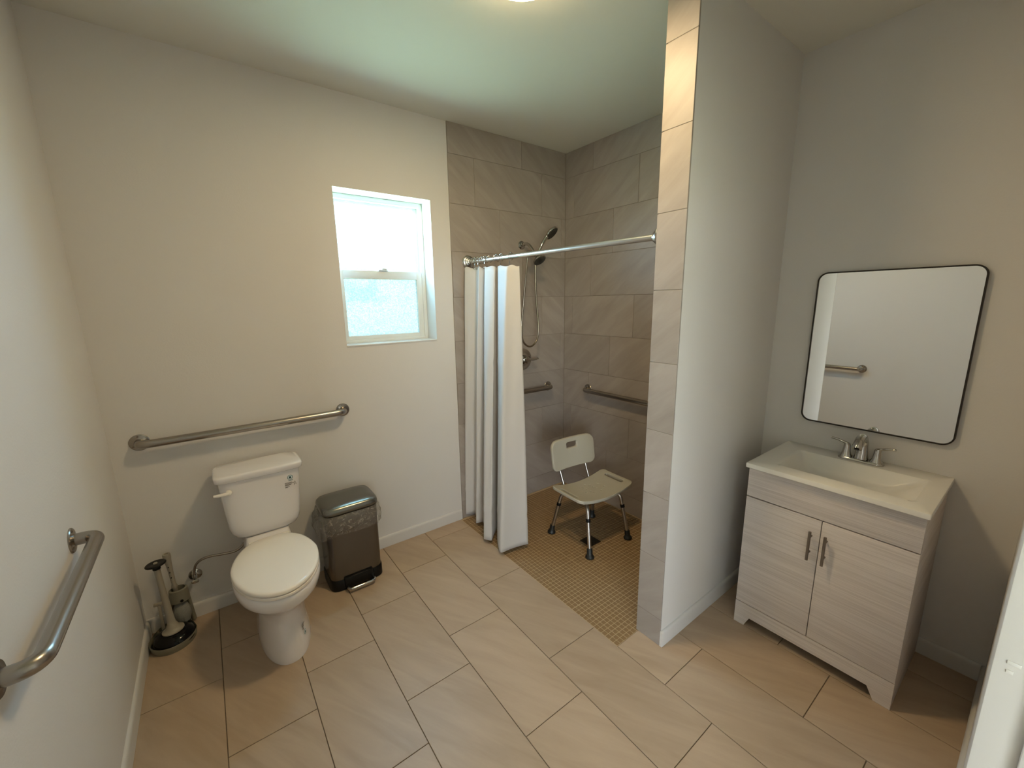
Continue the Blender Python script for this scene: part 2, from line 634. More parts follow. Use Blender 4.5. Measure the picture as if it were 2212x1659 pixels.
def struct_root(name, loc=(0, 0, 0)):
    o = bpy.data.objects.new(name, None)
    o.empty_display_size = 0.05
    col.objects.link(o)
    o.location = loc
    o['kind'] = 'structure'
    return o

def piece(name, me, parent, loc, rot=None):
    o = bpy.data.objects.new(name, me)
    col.objects.link(o)
    o.parent = parent
    o.location = Vector(loc) - origin_of(parent)
    if rot:
        o.rotation_euler = rot
    return o

B = bmesh.new

# ================================================================== THE SETTING
# ---- floor slab (its top is the grout) and floor tiles
bm = B()
add_box(bm, -2.75, W + .15, -5.40, 0.15, -0.12, -0.0035)
floor = struct('floor', bm, M_GROUT_D)

tile_cache = {}
def tile_mesh(kind, a, b, c, mat, bev):
    key = (kind, round(a, 4), round(b, 4), round(c, 4))
    if key not in tile_cache:
        bm = B()
        add_box(bm, -a / 2, a / 2, -b / 2, b / 2, -c / 2, c / 2, bev, 1)
        tile_cache[key] = finish(bm, kind, mat, smooth=False)
    return tile_cache[key]

L1, TF, TL = 0.894, 0.3045, 0.6085
G = 0.0032
for c in range(-3, 7):
    x0, x1 = L1 + c * TF, L1 + (c + 1) * TF
    off = -0.953 + 0.2065 * ((c - 1) % 3)
    k0 = off + 2 * TL
    while k0 > -2.9:
        y1, y0 = k0, k0 - TL
        k0 -= TL
        xa, xb = max(x0, XL), min(x1, W)
        ya, yb = max(y0, -2.80), min(y1, 0.0)
        if x0 > 1.80:
            yb = min(yb, -1.502)
        if xb - xa < 0.02 or yb - ya < 0.02:
            continue
        me = tile_mesh('floor_tile', xb - xa - G, yb - ya - G, 0.009, M_FLOORTILE, 0.0008)
        piece('floor_tile', me, floor, ((xa + xb) / 2, (ya + yb) / 2, -0.0045 + random.uniform(-.0003, 0)))

# ---- shower floor mosaic: 1 inch squares on 12 inch sheets
MP = 0.0254
XM = 1.8075
bm = B()
add_box(bm, XM, W, -1.5015, 0.0, -0.0035, -0.0022)
obj('mosaic_grout', bm, M_GROUT_L, floor, smooth=False)
sq = []
nx, ny = int((W - XM) / MP), int(1.5 / MP)
for i in range(nx + 1):
    for j in range(ny + 1):
        x = XM + (i + .5) * MP
        y = -1.5015 + (j + .5) * MP
        if x + .011 > W - .008 or y + .011 > -.008:
            continue
        if x > XE + .01 and y < YE1 + .012:
            continue
        if 2.312 < x < 2.418 and -0.870 < y < -0.766:
            continue
        hx = (i % 12 == 0) - (i % 12 == 11)
        hy = (j % 12 == 0) - (j % 12 == 11)
        sq.append((x + .0006 * hx, y + .0006 * hy))
cl = cam.location
sq.sort(key=lambda p: (p[0] - cl.x) ** 2 + (p[1] - cl.y) ** 2)
bmq = B()
add_box(bmq, -.0109, .0109, -.0109, .0109, -.002, .0, .0012, 1)
sq_me = finish(bmq, 'mosaic_tile', M_MOSAIC, smooth=False)
for x, y in sq[:295]:
    piece('mosaic_tile', sq_me, floor, (x, y, random.uniform(-.0004, 0)))
bm = B()
for x, y in sq[295:]:
    dz = random.uniform(-.0004, 0)
    lo = [bm.verts.new((x + sx * .0109, y + sy * .0109, -.0023)) for sx, sy in ((-1, -1), (1, -1), (1, 1), (-1, 1))]
    hi = [bm.verts.new((x + sx * .0100, y + sy * .0100, dz)) for sx, sy in ((-1, -1), (1, -1), (1, 1), (-1, 1))]
    bm.faces.new(hi)
    for k in range(4):
        bm.faces.new((lo[k], lo[(k + 1) % 4], hi[(k + 1) % 4], hi[k]))
ob = obj('mosaic_field', bm, M_MOSAIC, floor, smooth=False)
ob['kind'] = 'stuff'

# ---- walls
WX0, WX1, WZ0, WZ1 = 1.091, 1.686, 1.380, 2.275
bm = B()
TB = 0.20
add_box(bm, XL - .12, WX0, 0, TB, 0, H)
add_box(bm, WX1, W + .12, 0, TB, 0, H)
add_box(bm, WX0, WX1, 0, TB, 0, WZ0)
add_box(bm, WX0, WX1, 0, TB, WZ1, H)
wall_back = struct('wall_back', bm, M_PAINT)
bm = B()
add_box(bm, XL - .12, XL, YN - .13, 0, 0, H)
wall_left = struct('wall_left', bm, M_PAINT)
bm = B()
add_box(bm, W, W + .12, YN - .13, 0, 0, H)
wall_right = struct('wall_right', bm, M_PAINT)
bm = B()
add_box(bm, XE + .008, W, YE2, YE1 - .008, 0, H)
wall_part = struct('wall_partition', bm, M_PAINT)
# front wall with the doorway the photo was taken from
DX0, DX1, DZ = 0.36, 1.42, 2.06
bm = B()
add_box(bm, XL, DX0, YN - .13, YN, 0, H)
add_box(bm, DX1, W, YN - .13, YN, 0, H)
add_box(bm, DX0, DX1, YN - .13, YN, DZ, H)
wall_front = struct('wall_front', bm, M_PAINT)
bm = B()
add_box(bm, -2.75, W + .12, -5.40, TB, H, H + .1)
ceiling = struct('ceiling', bm, M_CEIL)

# ---- wall tiles of the shower
def tiled_wall(parent, axis, fixed, lo, hi, off0, mat):
    """running bond of 12 x 24 inch tiles; axis 'y' = wall facing -y, 'x' = wall facing -x, 'Y' = facing +y"""
    g = 0.0022
    for k in range(-1, 9):
        z0, z1 = max(0.0, Z0 + k * T), min(H, Z0 + (k + 1) * T)
        s = off0 + 0.2065 * ((7 - k) % 3) - 4 * TL
        while s < hi:
            a, b = max(s, lo), min(s + TL, hi)
            s += TL
            if b - a < .012:
                continue
            w, h = b - a - g, z1 - z0 - g
            cc, zz = (a + b) / 2, (z0 + z1) / 2
            d = random.uniform(0, .0006)
            if axis == 'y':
                piece('wall_tile', tile_mesh('wall_tile_y', w, .009, h, mat, .0007), parent, (cc, fixed - .0045 - d, zz))
            elif axis == 'Y':
                piece('wall_tile', tile_mesh('wall_tile_y', w, .009, h, mat, .0007), parent, (cc, fixed + .0045 + d, zz))
            else:
                piece('wall_tile', tile_mesh('wall_tile_x', .009, w, h, mat, .0007), parent, (fixed - .0045 - d, cc, zz))
for parent, box in ((wall_back, (XS + .003, W - .002, -.0065, 0)),):
    bm = B()
    add_box(bm, box[0], box[1], box[2], box[3], 0, H)
    obj('grout', bm, M_GROUT_W, parent, smooth=False)
bm = B()
add_box(bm, W - .0065, W, YE1, -.0065, 0, H)
obj('grout', bm, M_GROUT_W, wall_right, smooth=False)
bm = B()
add_box(bm, XE + .0015, W - .0065, YE1 - .008, YE1 - .0015, 0, H)
add_box(bm, XE + .0015, XE + .008, YE2 + .002, YE1 - .0015, 0, H)
obj('grout', bm, M_GROUT_W, wall_part, smooth=False)
tiled_wall(wall_back, 'y', 0.0, XS, W - .009, 2.020, M_WALLTILE_Y)
tiled_wall(wall_right, 'x', W, YE1 + .002, -.010, -.710, M_WALLTILE_X)
tiled_wall(wall_part, 'Y', YE1 - .009, XE + .008, W - .010, 2.30, M_WALLTILE_Y)
for k in range(-1, 9):                       # the end face of the partition: one tile per course
    z0, z1 = max(0.0, Z0 + k * T), min(H, Z0 + (k + 1) * T)
    me = tile_mesh('wall_tile_x', .009, YE1 - YE2 - .001, z1 - z0 - .0024, M_WALLTILE_X, .0009)
    piece('wall_tile', me, wall_part, (XE + .0045, (YE1 + YE2) / 2, (z0 + z1) / 2))

# ---- baseboards with an eased top edge
BH = 0.079
def baseboard(name, path_pts, normal):
    """straight run from a to b, thickness towards normal"""
    a, b = Vector(path_pts[0]), Vector(path_pts[1])
    n = Vector(normal)
    prof = [(0, 0), (.013, 0), (.013, BH - .018), (.0115, BH - .008), (.008, BH - .002), (.004, BH), (0, BH)]
    bm = B()
    loft(bm, [[p + n * t + Vector((0, 0, h)) for t, h in prof] for p in (a, b)])
    return struct(name, bm, M_TRIM, smooth=True)
baseboard('baseboard_back', ((XL, 0, 0), (XS - .002, 0, 0)), (0, -1, 0))
baseboard('baseboard_left', ((XL, -2.5, 0), (XL, -.0135, 0)), (1, 0, 0))
baseboard('baseboard_partition', ((XE + .001, YE2, 0), (W - .0135, YE2, 0)), (0, -1, 0))
baseboard('baseboard_right', ((W, YN + .0135, 0), (W, YE2 - .0135, 0)), (-1, 0, 0))
baseboard('baseboard_front', ((DX1 + .09, YN, 0), (W, YN, 0)), (0, 1, 0))

# ---- window
win = struct_root('window_1', (WX0, 0.12, WZ0))
FY0, FY1 = 0.128, 0.190
def ring_frame(bm, x0, x1, z0, z1, y0, y1, wl, wr, wb, wt, bev=.002):
    add_box(bm, x0, x0 + wl, y0, y1, z0, z1, bev)
    add_box(bm, x1 - wr, x1, y0, y1, z0, z1, bev)
    add_box(bm, x0 + wl - .001, x1 - wr + .001, y0, y1, z0, z0 + wb, bev)
    add_box(bm, x0 + wl - .001, x1 - wr + .001, y0, y1, z1 - wt, z1, bev)
bm = B()
ring_frame(bm, WX0, WX1, WZ0, WZ1, FY0, FY1, .026, .026, .022, .030)
obj('window_frame', bm, M_VINYL, win)
bm = B()
ring_frame(bm, WX0 + .022, WX1 - .022, 1.816, WZ1 - .026, .160, .184, .024, .030, .034, .020)
s1 = obj('sash', bm, M_VINYL, win)
bm = B()
add_box(bm, WX0 + .044, WX1 - .050, .170, .174, 1.846, WZ1 - .044)
obj('pane', bm, M_PANE_TOP, s1, smooth=False)
bm = B()
ring_frame(bm, WX0 + .022, WX1 - .022, WZ0 + .018, 1.836, .134, .159, .032, .040, .030, .052)
s2 = obj('sash', bm, M_VINYL, win)
bm = B()
add_box(bm, WX0 + .052, WX1 - .060, .145, .149, WZ0 + .046, 1.786)
obj('pane', bm, M_PANE_LOW, s2, smooth=False)
bm = B()
add_box(bm, 1.365, 1.425, .124, .154, 1.836, 1.843, .002)
add_box(bm, 1.385, 1.418, .120, .140, 1.843, 1.852, .002)
obj('latch', bm, M_VINYL, win)
bm = B()
add_box(bm, WX0, WX1, -.003, .130, WZ0 - .006, WZ0 + .004, .002)
obj('window_sill', bm, M_TRIM, win)

# ---- doorway: jamb lining, casing, door leaf
door = struct_root('door_1', (DX0, YN, 0))
bm = B()
for x0, x1 in ((DX0, DX0 + .018), (DX1 - .018, DX1)):
    add_box(bm, x0, x1, YN - .135, YN + .005, 0, DZ, .002)
add_box(bm, DX0, DX1, YN - .135, YN + .005, DZ - .018, DZ, .002)
for x0, x1 in ((DX0 + .0175, DX0 + .030), (DX1 - .030, DX1 - .0175)):
    add_box(bm, x0, x1, YN - .085, YN - .045, 0, DZ - .017, .002)
obj('jamb', bm, M_TRIM, door)
bm = B()
add_box(bm, DX0 - .055, DX0, YN, YN + .004, 0, DZ + .055, .0015)
add_box(bm, DX1, DX1 + .055, YN, YN + .004, 0, DZ + .055, .0015)
add_box(bm, DX0 - .055, DX1 + .055, YN, YN + .004, DZ, DZ + .055, .0015)
obj('casing', bm, M_TRIM, door)
bm = B()
add_box(bm, DX1 - .0198, DX1 - .0175, YN - .024, YN - .009, 1.030, 1.037, .0008)
add_box(bm, DX1 - .0198, DX1 - .0175, YN - .018, YN - .010, 1.014, 1.020, .0008)
obj('strike_plate', bm, M_TRIM, door)

# ---- unseen hall behind the camera, daylit by a window added as fill light
bm = B()
add_box(bm, -2.70, XL - .12, YN - .13, YN, 0, H)
struct('wall_hall_front', bm, M_PAINT)
bm = B()
add_box(bm, -2.70, -2.58, -5.32, YN - .13, 0, H)
struct('wall_hall_left', bm, M_PAINT)
bm = B()
add_box(bm, 2.20, 2.32, -5.32, YN - .13, 0, H)
struct('wall_hall_right', bm, M_PAINT)
HX0, HX1, HZ0, HZ1 = -2.45, -.05, .25, 2.35
bm = B()
add_box(bm, -2.70, HX0, -5.32, -5.20, 0, H)
add_box(bm, HX1, 2.32, -5.32, -5.20, 0, H)
add_box(bm, HX0, HX1, -5.32, -5.20, 0, HZ0)
add_box(bm, HX0, HX1, -5.32, -5.20, HZ1, H)
struct('wall_hall_back', bm, M_PAINT)
w2 = struct_root('hall_fill_window', (HX0, -5.26, HZ0))  # unseen window added to brighten partition, vanity front and jamb
bm = B()
ring_frame(bm, HX0, HX1, HZ0, HZ1, -5.29, -5.24, .05, .05, .05, .05)
add_box(bm, (HX0 + HX1) / 2 - .03, (HX0 + HX1) / 2 + .03, -5.285, -5.245, HZ0 + .04, HZ1 - .04, .002)
obj('window_frame', bm, M_VINYL, w2)
for a_, b_ in ((HX0 + .045, (HX0 + HX1) / 2 - .025), ((HX0 + HX1) / 2 + .025, HX1 - .045)):
    bm = B()
    add_box(bm, a_, b_, -5.268, -5.262, HZ0 + .045, HZ1 - .045)
    obj('pane', bm, M_PANE_FILL, w2, smooth=False)

# ================================================================== CEILING LAMP
LX, LY = 1.449, -1.272
lamp = thing('ceiling_light', 'round white flush ceiling lamp, lit warm, above the middle of the room', 'lamp', (LX, LY, H))
bm = B()
lathe(bm, [(.130, 0), (.132, .003), (.132, .036), (.130, .0385), (.1285, .0385), (.1275, .034)], (LX, LY, H), (0, 0, -1), 48)
obj('lamp_base', bm, M_LAMPBODY, lamp)
bm = B()
lathe(bm, [(.1270, .0345), (.1270, .0425), (.1235, .0455), (.10, .0470), (.06, .0480), (0, .0485)], (LX, LY, H), (0, 0, -1), 48)
obj('diffuser', bm, M_LAMP, lamp)

# ================================================================== GRAB BARS
def grab_bar(label, a, b, out, bar_r=0.0192, reach=0.058):
    """flange centres a and b on the wall, out = direction away from it"""
    a, b, n = Vector(a), Vector(b), Vector(out)
    t = thing('grab_bar', label, 'grab bar', a)
    pts = corner_path([a + n * .004, a + n * reach, b + n * reach, b + n * .004], .042, 8)
    bm = B()
    tube(bm, pts, bar_r, 20)
    obj('bar', bm, M_STEEL, t, angle=60)
    u, v = frame_from(n)
    for c in (a, b):
        bm = B()
        lathe(bm, [(.0395, 0), (.0395, .003), (.037, .0055), (.024, .007), (.0195, .010)], c, n, 36)
        f = obj('flange', bm, M_STEEL, t)
        for k in range(3):
            ang = math.radians(35 + 120 * k)
            bm = B()
            lathe(bm, [(.0042, .0045), (.0042, .0072), (.0025, .0082)], c + (u * math.cos(ang) + v * math.sin(ang)) * .0305, n, 10)
            obj('screw', bm, M_BRONZE, f)
    return t
grab_bar('long horizontal steel grab bar on the wall above the toilet tank', (.102, 0, .996), (1.030, 0, .998), (0, -1, 0))
grab_bar('nearest grab bar, on the left wall beside the plunger', (XL, -.774, .905), (XL, -1.388, .902), (1, 0, 0), reach=.062)
grab_bar('grab bar half behind the curtain under the shower valve', (2.08, -.009, .926), (2.690, -.009, .924), (0, -1, 0))
grab_bar('grab bar on the shower side wall behind the bath chair', (W - .009, -.296, .918), (W - .009, -1.208, .918), (-1, 0, 0))

# ================================================================== TOILET
TX = 0.551
toilet = thing('toilet', 'white two-piece toilet with closed lid against the back wall', 'toilet', (TX, -.40, 0))
def egg(hw, yb, yf, z, back=0.115):
    """seat outline: round front, narrower squared back"""
    out = []
    cy = -.455
    for k in range(64):
        t = 2 * PI * k / 64
        ct, st = math.cos(t), math.sin(t)
        if st <= 0:
            x, y = hw * ct, cy + st * (cy - yf)
        else:
            e = .72
            x = hw * math.copysign(abs(ct) ** e, ct)
            y = cy + (st ** 1.0) * (yb - cy)
            x *= 1 - .10 * st
        out.append((TX + x, y, z))
    return out
bm = B()
rings = [super_ring(TX, .112, -.085, -.648, 0.0, .92, 64), super_ring(TX, .114, -.083, -.650, .012, .92, 64),
         super_ring(TX, .110, -.085, -.648, .05, .92, 64), super_ring(TX, .102, -.09, -.640, .13, .95, 64),
         super_ring(TX, .101, -.09, -.636, .20, .98, 64), super_ring(TX, .104, -.09, -.638, .245, 1.0, 64),
         super_ring(TX, .122, -.10, -.662, .278, 1.0, 64), super_ring(TX, .150, -.14, -.698, .306, 1.0, 64),
         super_ring(TX, .170, -.19, -.722, .328, 1.0, 64, cy=-.455), super_ring(TX, .178, -.22, -.734, .345, .97, 64, cy=-.455),
         super_ring(TX, .182, -.23, -.741, .372, .95, 64, cy=-.455), super_ring(TX, .181, -.23, -.740, .395, .95, 64, cy=-.455),
         super_ring(TX, .176, -.235, -.734, .402, .95, 64, cy=-.455)]
loft(bm, rings)
obj('bowl', bm, M_PORC, toilet, angle=50)
bm = B()
loft(bm, [super_ring(TX, .085, -.022, -.24, .25, .3, 40), super_ring(TX, .105, -.020, -.255, .33, .3, 40),
          super_ring(TX, .112, -.020, -.262, .395, .3, 40), super_ring(TX, .108, -.022, -.258, .402, .3, 40),
          super_ring(TX, .100, -.030, -.200, .4475, .3, 40)])
obj('tank_deck', bm, M_PORC, toilet, angle=50)
bm = B()
loft(bm, [egg(.176, -.224, -.738, .4020), egg(.176, -.224, -.738, .4060), egg(.182, -.220, -.745, .4075), egg(.182, -.220, -.745, .4165), egg(.178, -.223, -.741, .4195)])
obj('seat', bm, M_SEAT, toilet, angle=50)
bm = B()
loft(bm, [egg(.172, -.226, -.734, .4195), egg(.172, -.226, -.734, .4240), egg(.182, -.219, -.745, .4255), egg(.182, -.219, -.745, .4345), egg(.178, -.222, -.741, .4395),
          egg(.168, -.230, -.730, .4425), egg(.120, -.275, -.670, .445), egg(.05, -.36, -.56, .446)])
obj('seat_lid', bm, M_SEAT, toilet, angle=50)
bm = B()
tube(bm, [(TX - .092, -.226, .428), (TX + .092, -.226, .428)], .010, 14)
obj('lid_hinge', bm, M_SEAT, toilet)
# tank
def tank_ring(hw, yf, z, e=.30):
    return super_ring(TX + .001, hw, -.022, yf, z, e, 64)
bm = B()
loft(bm, [tank_ring(.092, -.172, .448), tank_ring(.120, -.188, .452), tank_ring(.142, -.198, .466), tank_ring(.157, -.204, .490),
          tank_ring(.165, -.207, .525), tank_ring(.171, -.210, .60), tank_ring(.180, -.215, .74), tank_ring(.182, -.216, .774)])
obj('tank', bm, M_PORC, toilet, angle=50)
bm = B()
loft(bm, [tank_ring(.190, -.222, .7745, .26), tank_ring(.195, -.228, .779, .26), tank_ring(.197, -.230, .802, .24), tank_ring(.195, -.228, .8075, .25), tank_ring(.190, -.222, .8105, .26),
          tank_ring(.184, -.216, .8120, .27)])
obj('tank_lid', bm, M_PORC, toilet, angle=50)
bm = B()
lathe(bm, [(.014, 0), (.0145, .006), (.012, .013), (.006, .017)], (.411, -.2145, .726), (0, -1, 0), 20)
tube(bm, smooth_path([(.411, -.226, .726), (.385, -.231, .727), (.362, -.234, .729), (.349, -.235, .731)], 4), [.0085] * 4 + [.0075] * 4 + [.0065] * 4 + [.005], 14)
obj('flush_lever', bm, M_SEAT, toilet)

def strips(parent, pt, rows, name, mat, h):
    """printed lines: pt(u, v) gives a point and normal on the surface; rows of (v, u0, u1)"""
    bm = B()
    for v, u0, u1 in rows:
        n = max(2, int((u1 - u0) / .006) + 1)
        prev = None
        for k in range(n + 1):
            u = u0 + (u1 - u0) * k / n
            lo, nn = pt(u, v - h / 2)
            hi, _ = pt(u, v + h / 2)
            cur = [bm.verts.new(lo + nn * .0003), bm.verts.new(hi + nn * .0003)]
            if prev:
                bm.faces.new((prev[0], cur[0], cur[1], prev[1]))
            prev = cur
    obj(name, bm, mat, parent, smooth=False)

def printed_disc(parent, pt, cu, cv, r, name, mat, drop=False, lift=.0005, ring=None, seg=28):
    bm = B()
    def P(a, b):
        p, n = pt(a, b)
        return p + n * lift
    if ring:
        prev = first = None
        for k in range(seg):
            a = 2 * PI * k / seg
            cur = (bm.verts.new(P(cu + r * math.cos(a), cv + r * math.sin(a))), bm.verts.new(P(cu + ring * math.cos(a), cv + ring * math.sin(a))))
            if prev:
                bm.faces.new((prev[0], cur[0], cur[1], prev[1]))
            else:
                first = cur
            prev = cur
        bm.faces.new((prev[0], first[0], first[1], prev[1]))
    else:
        vs_ = []
        for k in range(seg):
            a = 2 * PI * k / seg
            x, y = r * math.cos(a), r * math.sin(a)
            if drop and y > 0:
                x *= (1 - y / r) ** .5 * .9 if y < r else 0
                y *= 1.7
            vs_.append(bm.verts.new(P(cu + x, cv + y)))
        bm.faces.new(vs_)
    obj(name, bm, mat, parent, smooth=False)

def tank_pt(u, v):                      # u = world x, v = world z on the tank front
    hw = .171 + (v - .60) / .14 * .009
    yf = -.210 - (v - .60) / .14 * .005
    c = (-.022 + yf) / 2
    xr = min(.999, abs(u - TX - .001) / hw)
    s = (1 - xr ** (2 / .30)) ** (.30 / 2)
    return Vector((u, c + s * (yf - c), v)), Vector((0, -1, 0))
TLX, TLZ = .682, .731
printed_disc(toilet, tank_pt, TLX, TLZ, .0135, 'emblem_ring', M_BLUEGREY, ring=.0105)
printed_disc(toilet, tank_pt, TLX, TLZ, .0105, 'emblem_field', M_PALEBLUE)
printed_disc(toilet, tank_pt, TLX, TLZ - .001, .0055, 'emblem_drop', M_TEAL, drop=True, lift=.0009)
strips(toilet, tank_pt, [(TLZ - .0175, TLX - .010, TLX + .012)], 'emblem_caption', M_BLUEGREY, .004)
strips(toilet, tank_pt, [(.7025, .654, .688), (.6975, .654, .706), (.692, .654, .686), (.688, .654, .682), (.681, .654, .676), (.677, .654, .668), (.7035, .701, .704),
                         (.690, .697, .708), (.686, .697, .701), (.686, .705, .709), (.682, .697, .699)], 'printed_text', M_INK, .0025)

def bowl_pt(u, v):                      # u = angle, v = world z on the pedestal
    hw, yf, yb, e = .103, -.641, -.088, .94
    if v < .13:
        hw, yf = .103 + (.13 - v) * .085, -.641 - (.13 - v) * .075
    c = (yb + yf) / 2
    ct, st = math.cos(u), math.sin(u)
    p = Vector((TX + hw * math.copysign(abs(ct) ** e, ct), c + math.copysign(abs(st) ** e, st) * (c - yf), v))
    n = Vector((ct / hw, st / (c - yf), 0)).normalized()
    return p + n * .0008, n
def bowl_uv(u, v):                      # u in metres along the surface from the emblem
    return bowl_pt(math.radians(-52) + u * 5.2, v)
printed_disc(toilet, bowl_uv, 0, .088, .0125, 'emblem_ring', M_BLUEGREY, ring=.010)
printed_disc(toilet, bowl_uv, 0, .088, .010, 'emblem_field', M_PALEBLUE)
printed_disc(toilet, bowl_uv, 0, .087, .005, 'emblem_drop', M_TEAL, drop=True, lift=.0009)
strips(toilet, bowl_uv, [(.139, -.026, .004), (.134, -.026, .012), (.128, -.024, .000), (.1245, -.024, -.004), (.117, -.023, -.006), (.113, -.023, -.010), (.1305, .014, .018)], 'printed_text', M_INK, .0026)

# ---- water supply
sup = thing('supply_valve', 'chrome water shut-off valve low on the wall left of the toilet', 'valve', (.214, 0, .241))
bm = B()
lathe(bm, [(.030, 0), (.029, .004), (.020, .010), (.012, .013)], (.214, 0, .241), (0, -1, 0), 28)
obj('escutcheon', bm, M_CHROME, sup)
bm = B()
tube(bm, [(.214, -.008, .241), (.214, -.062, .241)], .009, 14)
tube(bm, [(.214, -.050, .232), (.214, -.050, .262)], .008, 14)
lathe(bm, [(.011, 0), (.011, .012), (.009, .014)], (.214, -.050, .252), (0, 0, 1), 8)
obj('valve_body', bm, M_CHROME, sup)
bm = B()
loft(bm, [[(.214 + .017 * math.cos(a) * s, -.062 - d, .238 + .010 * math.sin(a) * s) for a in [2 * PI * k / 20 for k in range(20)]] for s, d in ((.6, 0), (1, .003), (1, .010), (.7, .013))])
obj('valve_handle', bm, M_CHROME, sup)
bm = B()
tube(bm, smooth_path([(.214, -.050, .264), (.216, -.050, .285), (.226, -.054, .318), (.250, -.062, .342), (.290, -.072, .352), (.345, -.085, .350), (.400, -.098, .352), (.436, -.10, .375), (.450, -.10, .410), (.452, -.10, .452)], 6), .0062, 12)
obj('supply_hose', bm, M_STEEL, sup, angle=60)

# ================================================================== PLUNGER AND BRUSH
CX0, CY0 = .100, -.135
caddy = thing('plunger_caddy', 'grey-beige plastic caddy tray in the corner left of the toilet', 'caddy', (CX0, CY0, 0))
def caddy_ring(s, z, dy=0, n=48):
    """rounded D: wide round front, straight narrower back"""
    out = []
    for k in range(n):
        t = 2 * PI * k / n
        ct, st = math.cos(t), math.sin(t)
        if st < 0:
            x, y = .094 * ct, st * .105
        else:
            x, y = .094 * math.copysign(abs(ct) ** .6, ct) * (1 - .26 * st), st * .115
        out.append((CX0 + x * s, CY0 + y * s + dy, z))
    return out
bm = B()
loft(bm, [caddy_ring(.95, 0), caddy_ring(.97, .006), caddy_ring(1.0, .034), caddy_ring(.985, .037), caddy_ring(.965, .034), caddy_ring(.94, .012), caddy_ring(.3, .010)])
obj('tray', bm, M_CADDY, caddy)
bm = B()
loft(bm, [caddy_ring(.935, .0125), caddy_ring(.3, .0128)], True, True)
obj('tray_liner', bm, M_BLACK, caddy)
# brush well: an upright cone-like housing at the back with a collar
bm = B()
def oval(cx, cy, a, b, z, n=32):
    return [(cx + a * math.cos(2 * PI * k / n), cy + b * math.sin(2 * PI * k / n), z) for k in range(n)]
BX, BY = .142, -.066
loft(bm, [oval(BX, BY, .042, .036, .165), oval(BX, BY, .041, .035, .20), oval(BX, BY, .037, .032, .228), oval(BX, BY, .030, .026, .232), oval(BX, BY, .028, .024, .226), oval(BX, BY, .032, .028, .170)], False, False)
obj('brush_collar', bm, M_CADDY, caddy)
bm = B()
for p in ([(BX - .045, -.030, .012), (BX - .036, -.034, .175)], [(BX + .038, -.034, .012), (BX + .030, -.038, .175)]):
    tube(bm, [p[0], p[1]], [.011, .008], 10)
add_box(bm, BX - .040, BX + .034, -.032, -.026, .014, .20, .002)
obj('back_plate', bm, M_CADDY, caddy)
bm = B()
lathe(bm, [(.007, 0), (.007, .003), (.001, .004)], (BX + .010, -.1005, .176), (0, -1, 0), 12)
obj('screw_cap', bm, M_BLACK, caddy)
bm = B()
add_box(bm, .040, .076, -.072, -.058, .172, .186, .003)
add_box(bm, .055, .067, -.070, -.060, .012, .174, .002)
obj('side_clip', bm, M_OFFWHITE, caddy)

brush = thing('toilet_brush', 'pale handled toilet brush standing upright behind the plunger', 'brush', (BX, BY, 0))
bm = B()
lathe(bm, [(.009, .14), (.010, .235), (.0135, .245), (.0095, .26), (.0105, .33), (.0135, .385), (.0165, .41), (.0165, .422), (.014, .428), (.008, .428), (.007, .420)],
      (BX, BY, 0), (-.045, .02, 1), 20)
obj('handle', bm, M_OFFWHITE, brush)
for k in range(3):
    bm = B()
    c = Vector((BX, BY, 0)) + Vector((-.045, .02, 1)).normalized() * (.30 + .03 * k)
    lathe(bm, [(.0028, .0100 + .0014 * k), (.0028, .0125 + .0014 * k)], c, (-.2, -1, 0), 8)
    obj('grip_hole', bm, M_BLACK, brush)
bm = B()
lathe(bm, [(.012, .040), (.030, .048), (.036, .075), (.036, .11), (.026, .14), (.010, .15)], (BX - .001, BY, 0), (0, 0, 1), 28)
for v in bm.verts:
    d = Vector((v.co.x - BX, v.co.y - BY, 0))
    v.co += d * random.uniform(-.08, .08)
obj('bristles', bm, M_BRISTLE, brush)
bm = B()
tube(bm, [(BX, BY, .012), (BX, BY, .05)], .014, 12)
obj('bristle_core', bm, M_BLACK, brush)

plunger = thing('plunger', 'black rubber plunger with pale stick and black disc grip', 'plunger', (.106, -.150, 0))
PD = Vector((-.050, .045, 1)).normalized()
P0 = Vector((.106, -.150, .012))
bm = B()
lathe(bm, [(.060, .001), (.080, .003), (.084, .010), (.083, .022), (.076, .037), (.060, .049), (.042, .055), (.030, .057)], P0, (0, 0, 1), 40)
obj('cup', bm, M_RUBBER, plunger)
bm = B()
q = P0 + Vector((0, 0, .055))
lathe(bm, [(.034, .0), (.044, .001), (.044, .006), (.033, .012), (.026, .020), (.023, .030), (.021, .034), (.0185, .037), (.0155, .060), (.0140, .16), (.0125, .24), (.0120, .335), (.012, .350), (.006, .352)], q, PD, 24)
obj('stick', bm, M_OFFWHITE, plunger)
bm = B()
q2 = q + PD * .335
lathe(bm, [(.0155, 0), (.0165, .012), (.030, .020), (.040, .023), (.0405, .027), (.037, .030), (.012, .031), (.009, .029)], q2, PD, 32)
obj('grip_disc', bm, M_BLACK, plunger)
bm = B()
lathe(bm, [(.009, .0295), (.0085, .0335), (.004, .035)], q2, PD, 16)
obj('end_cap', bm, M_OFFWHITE, plunger)

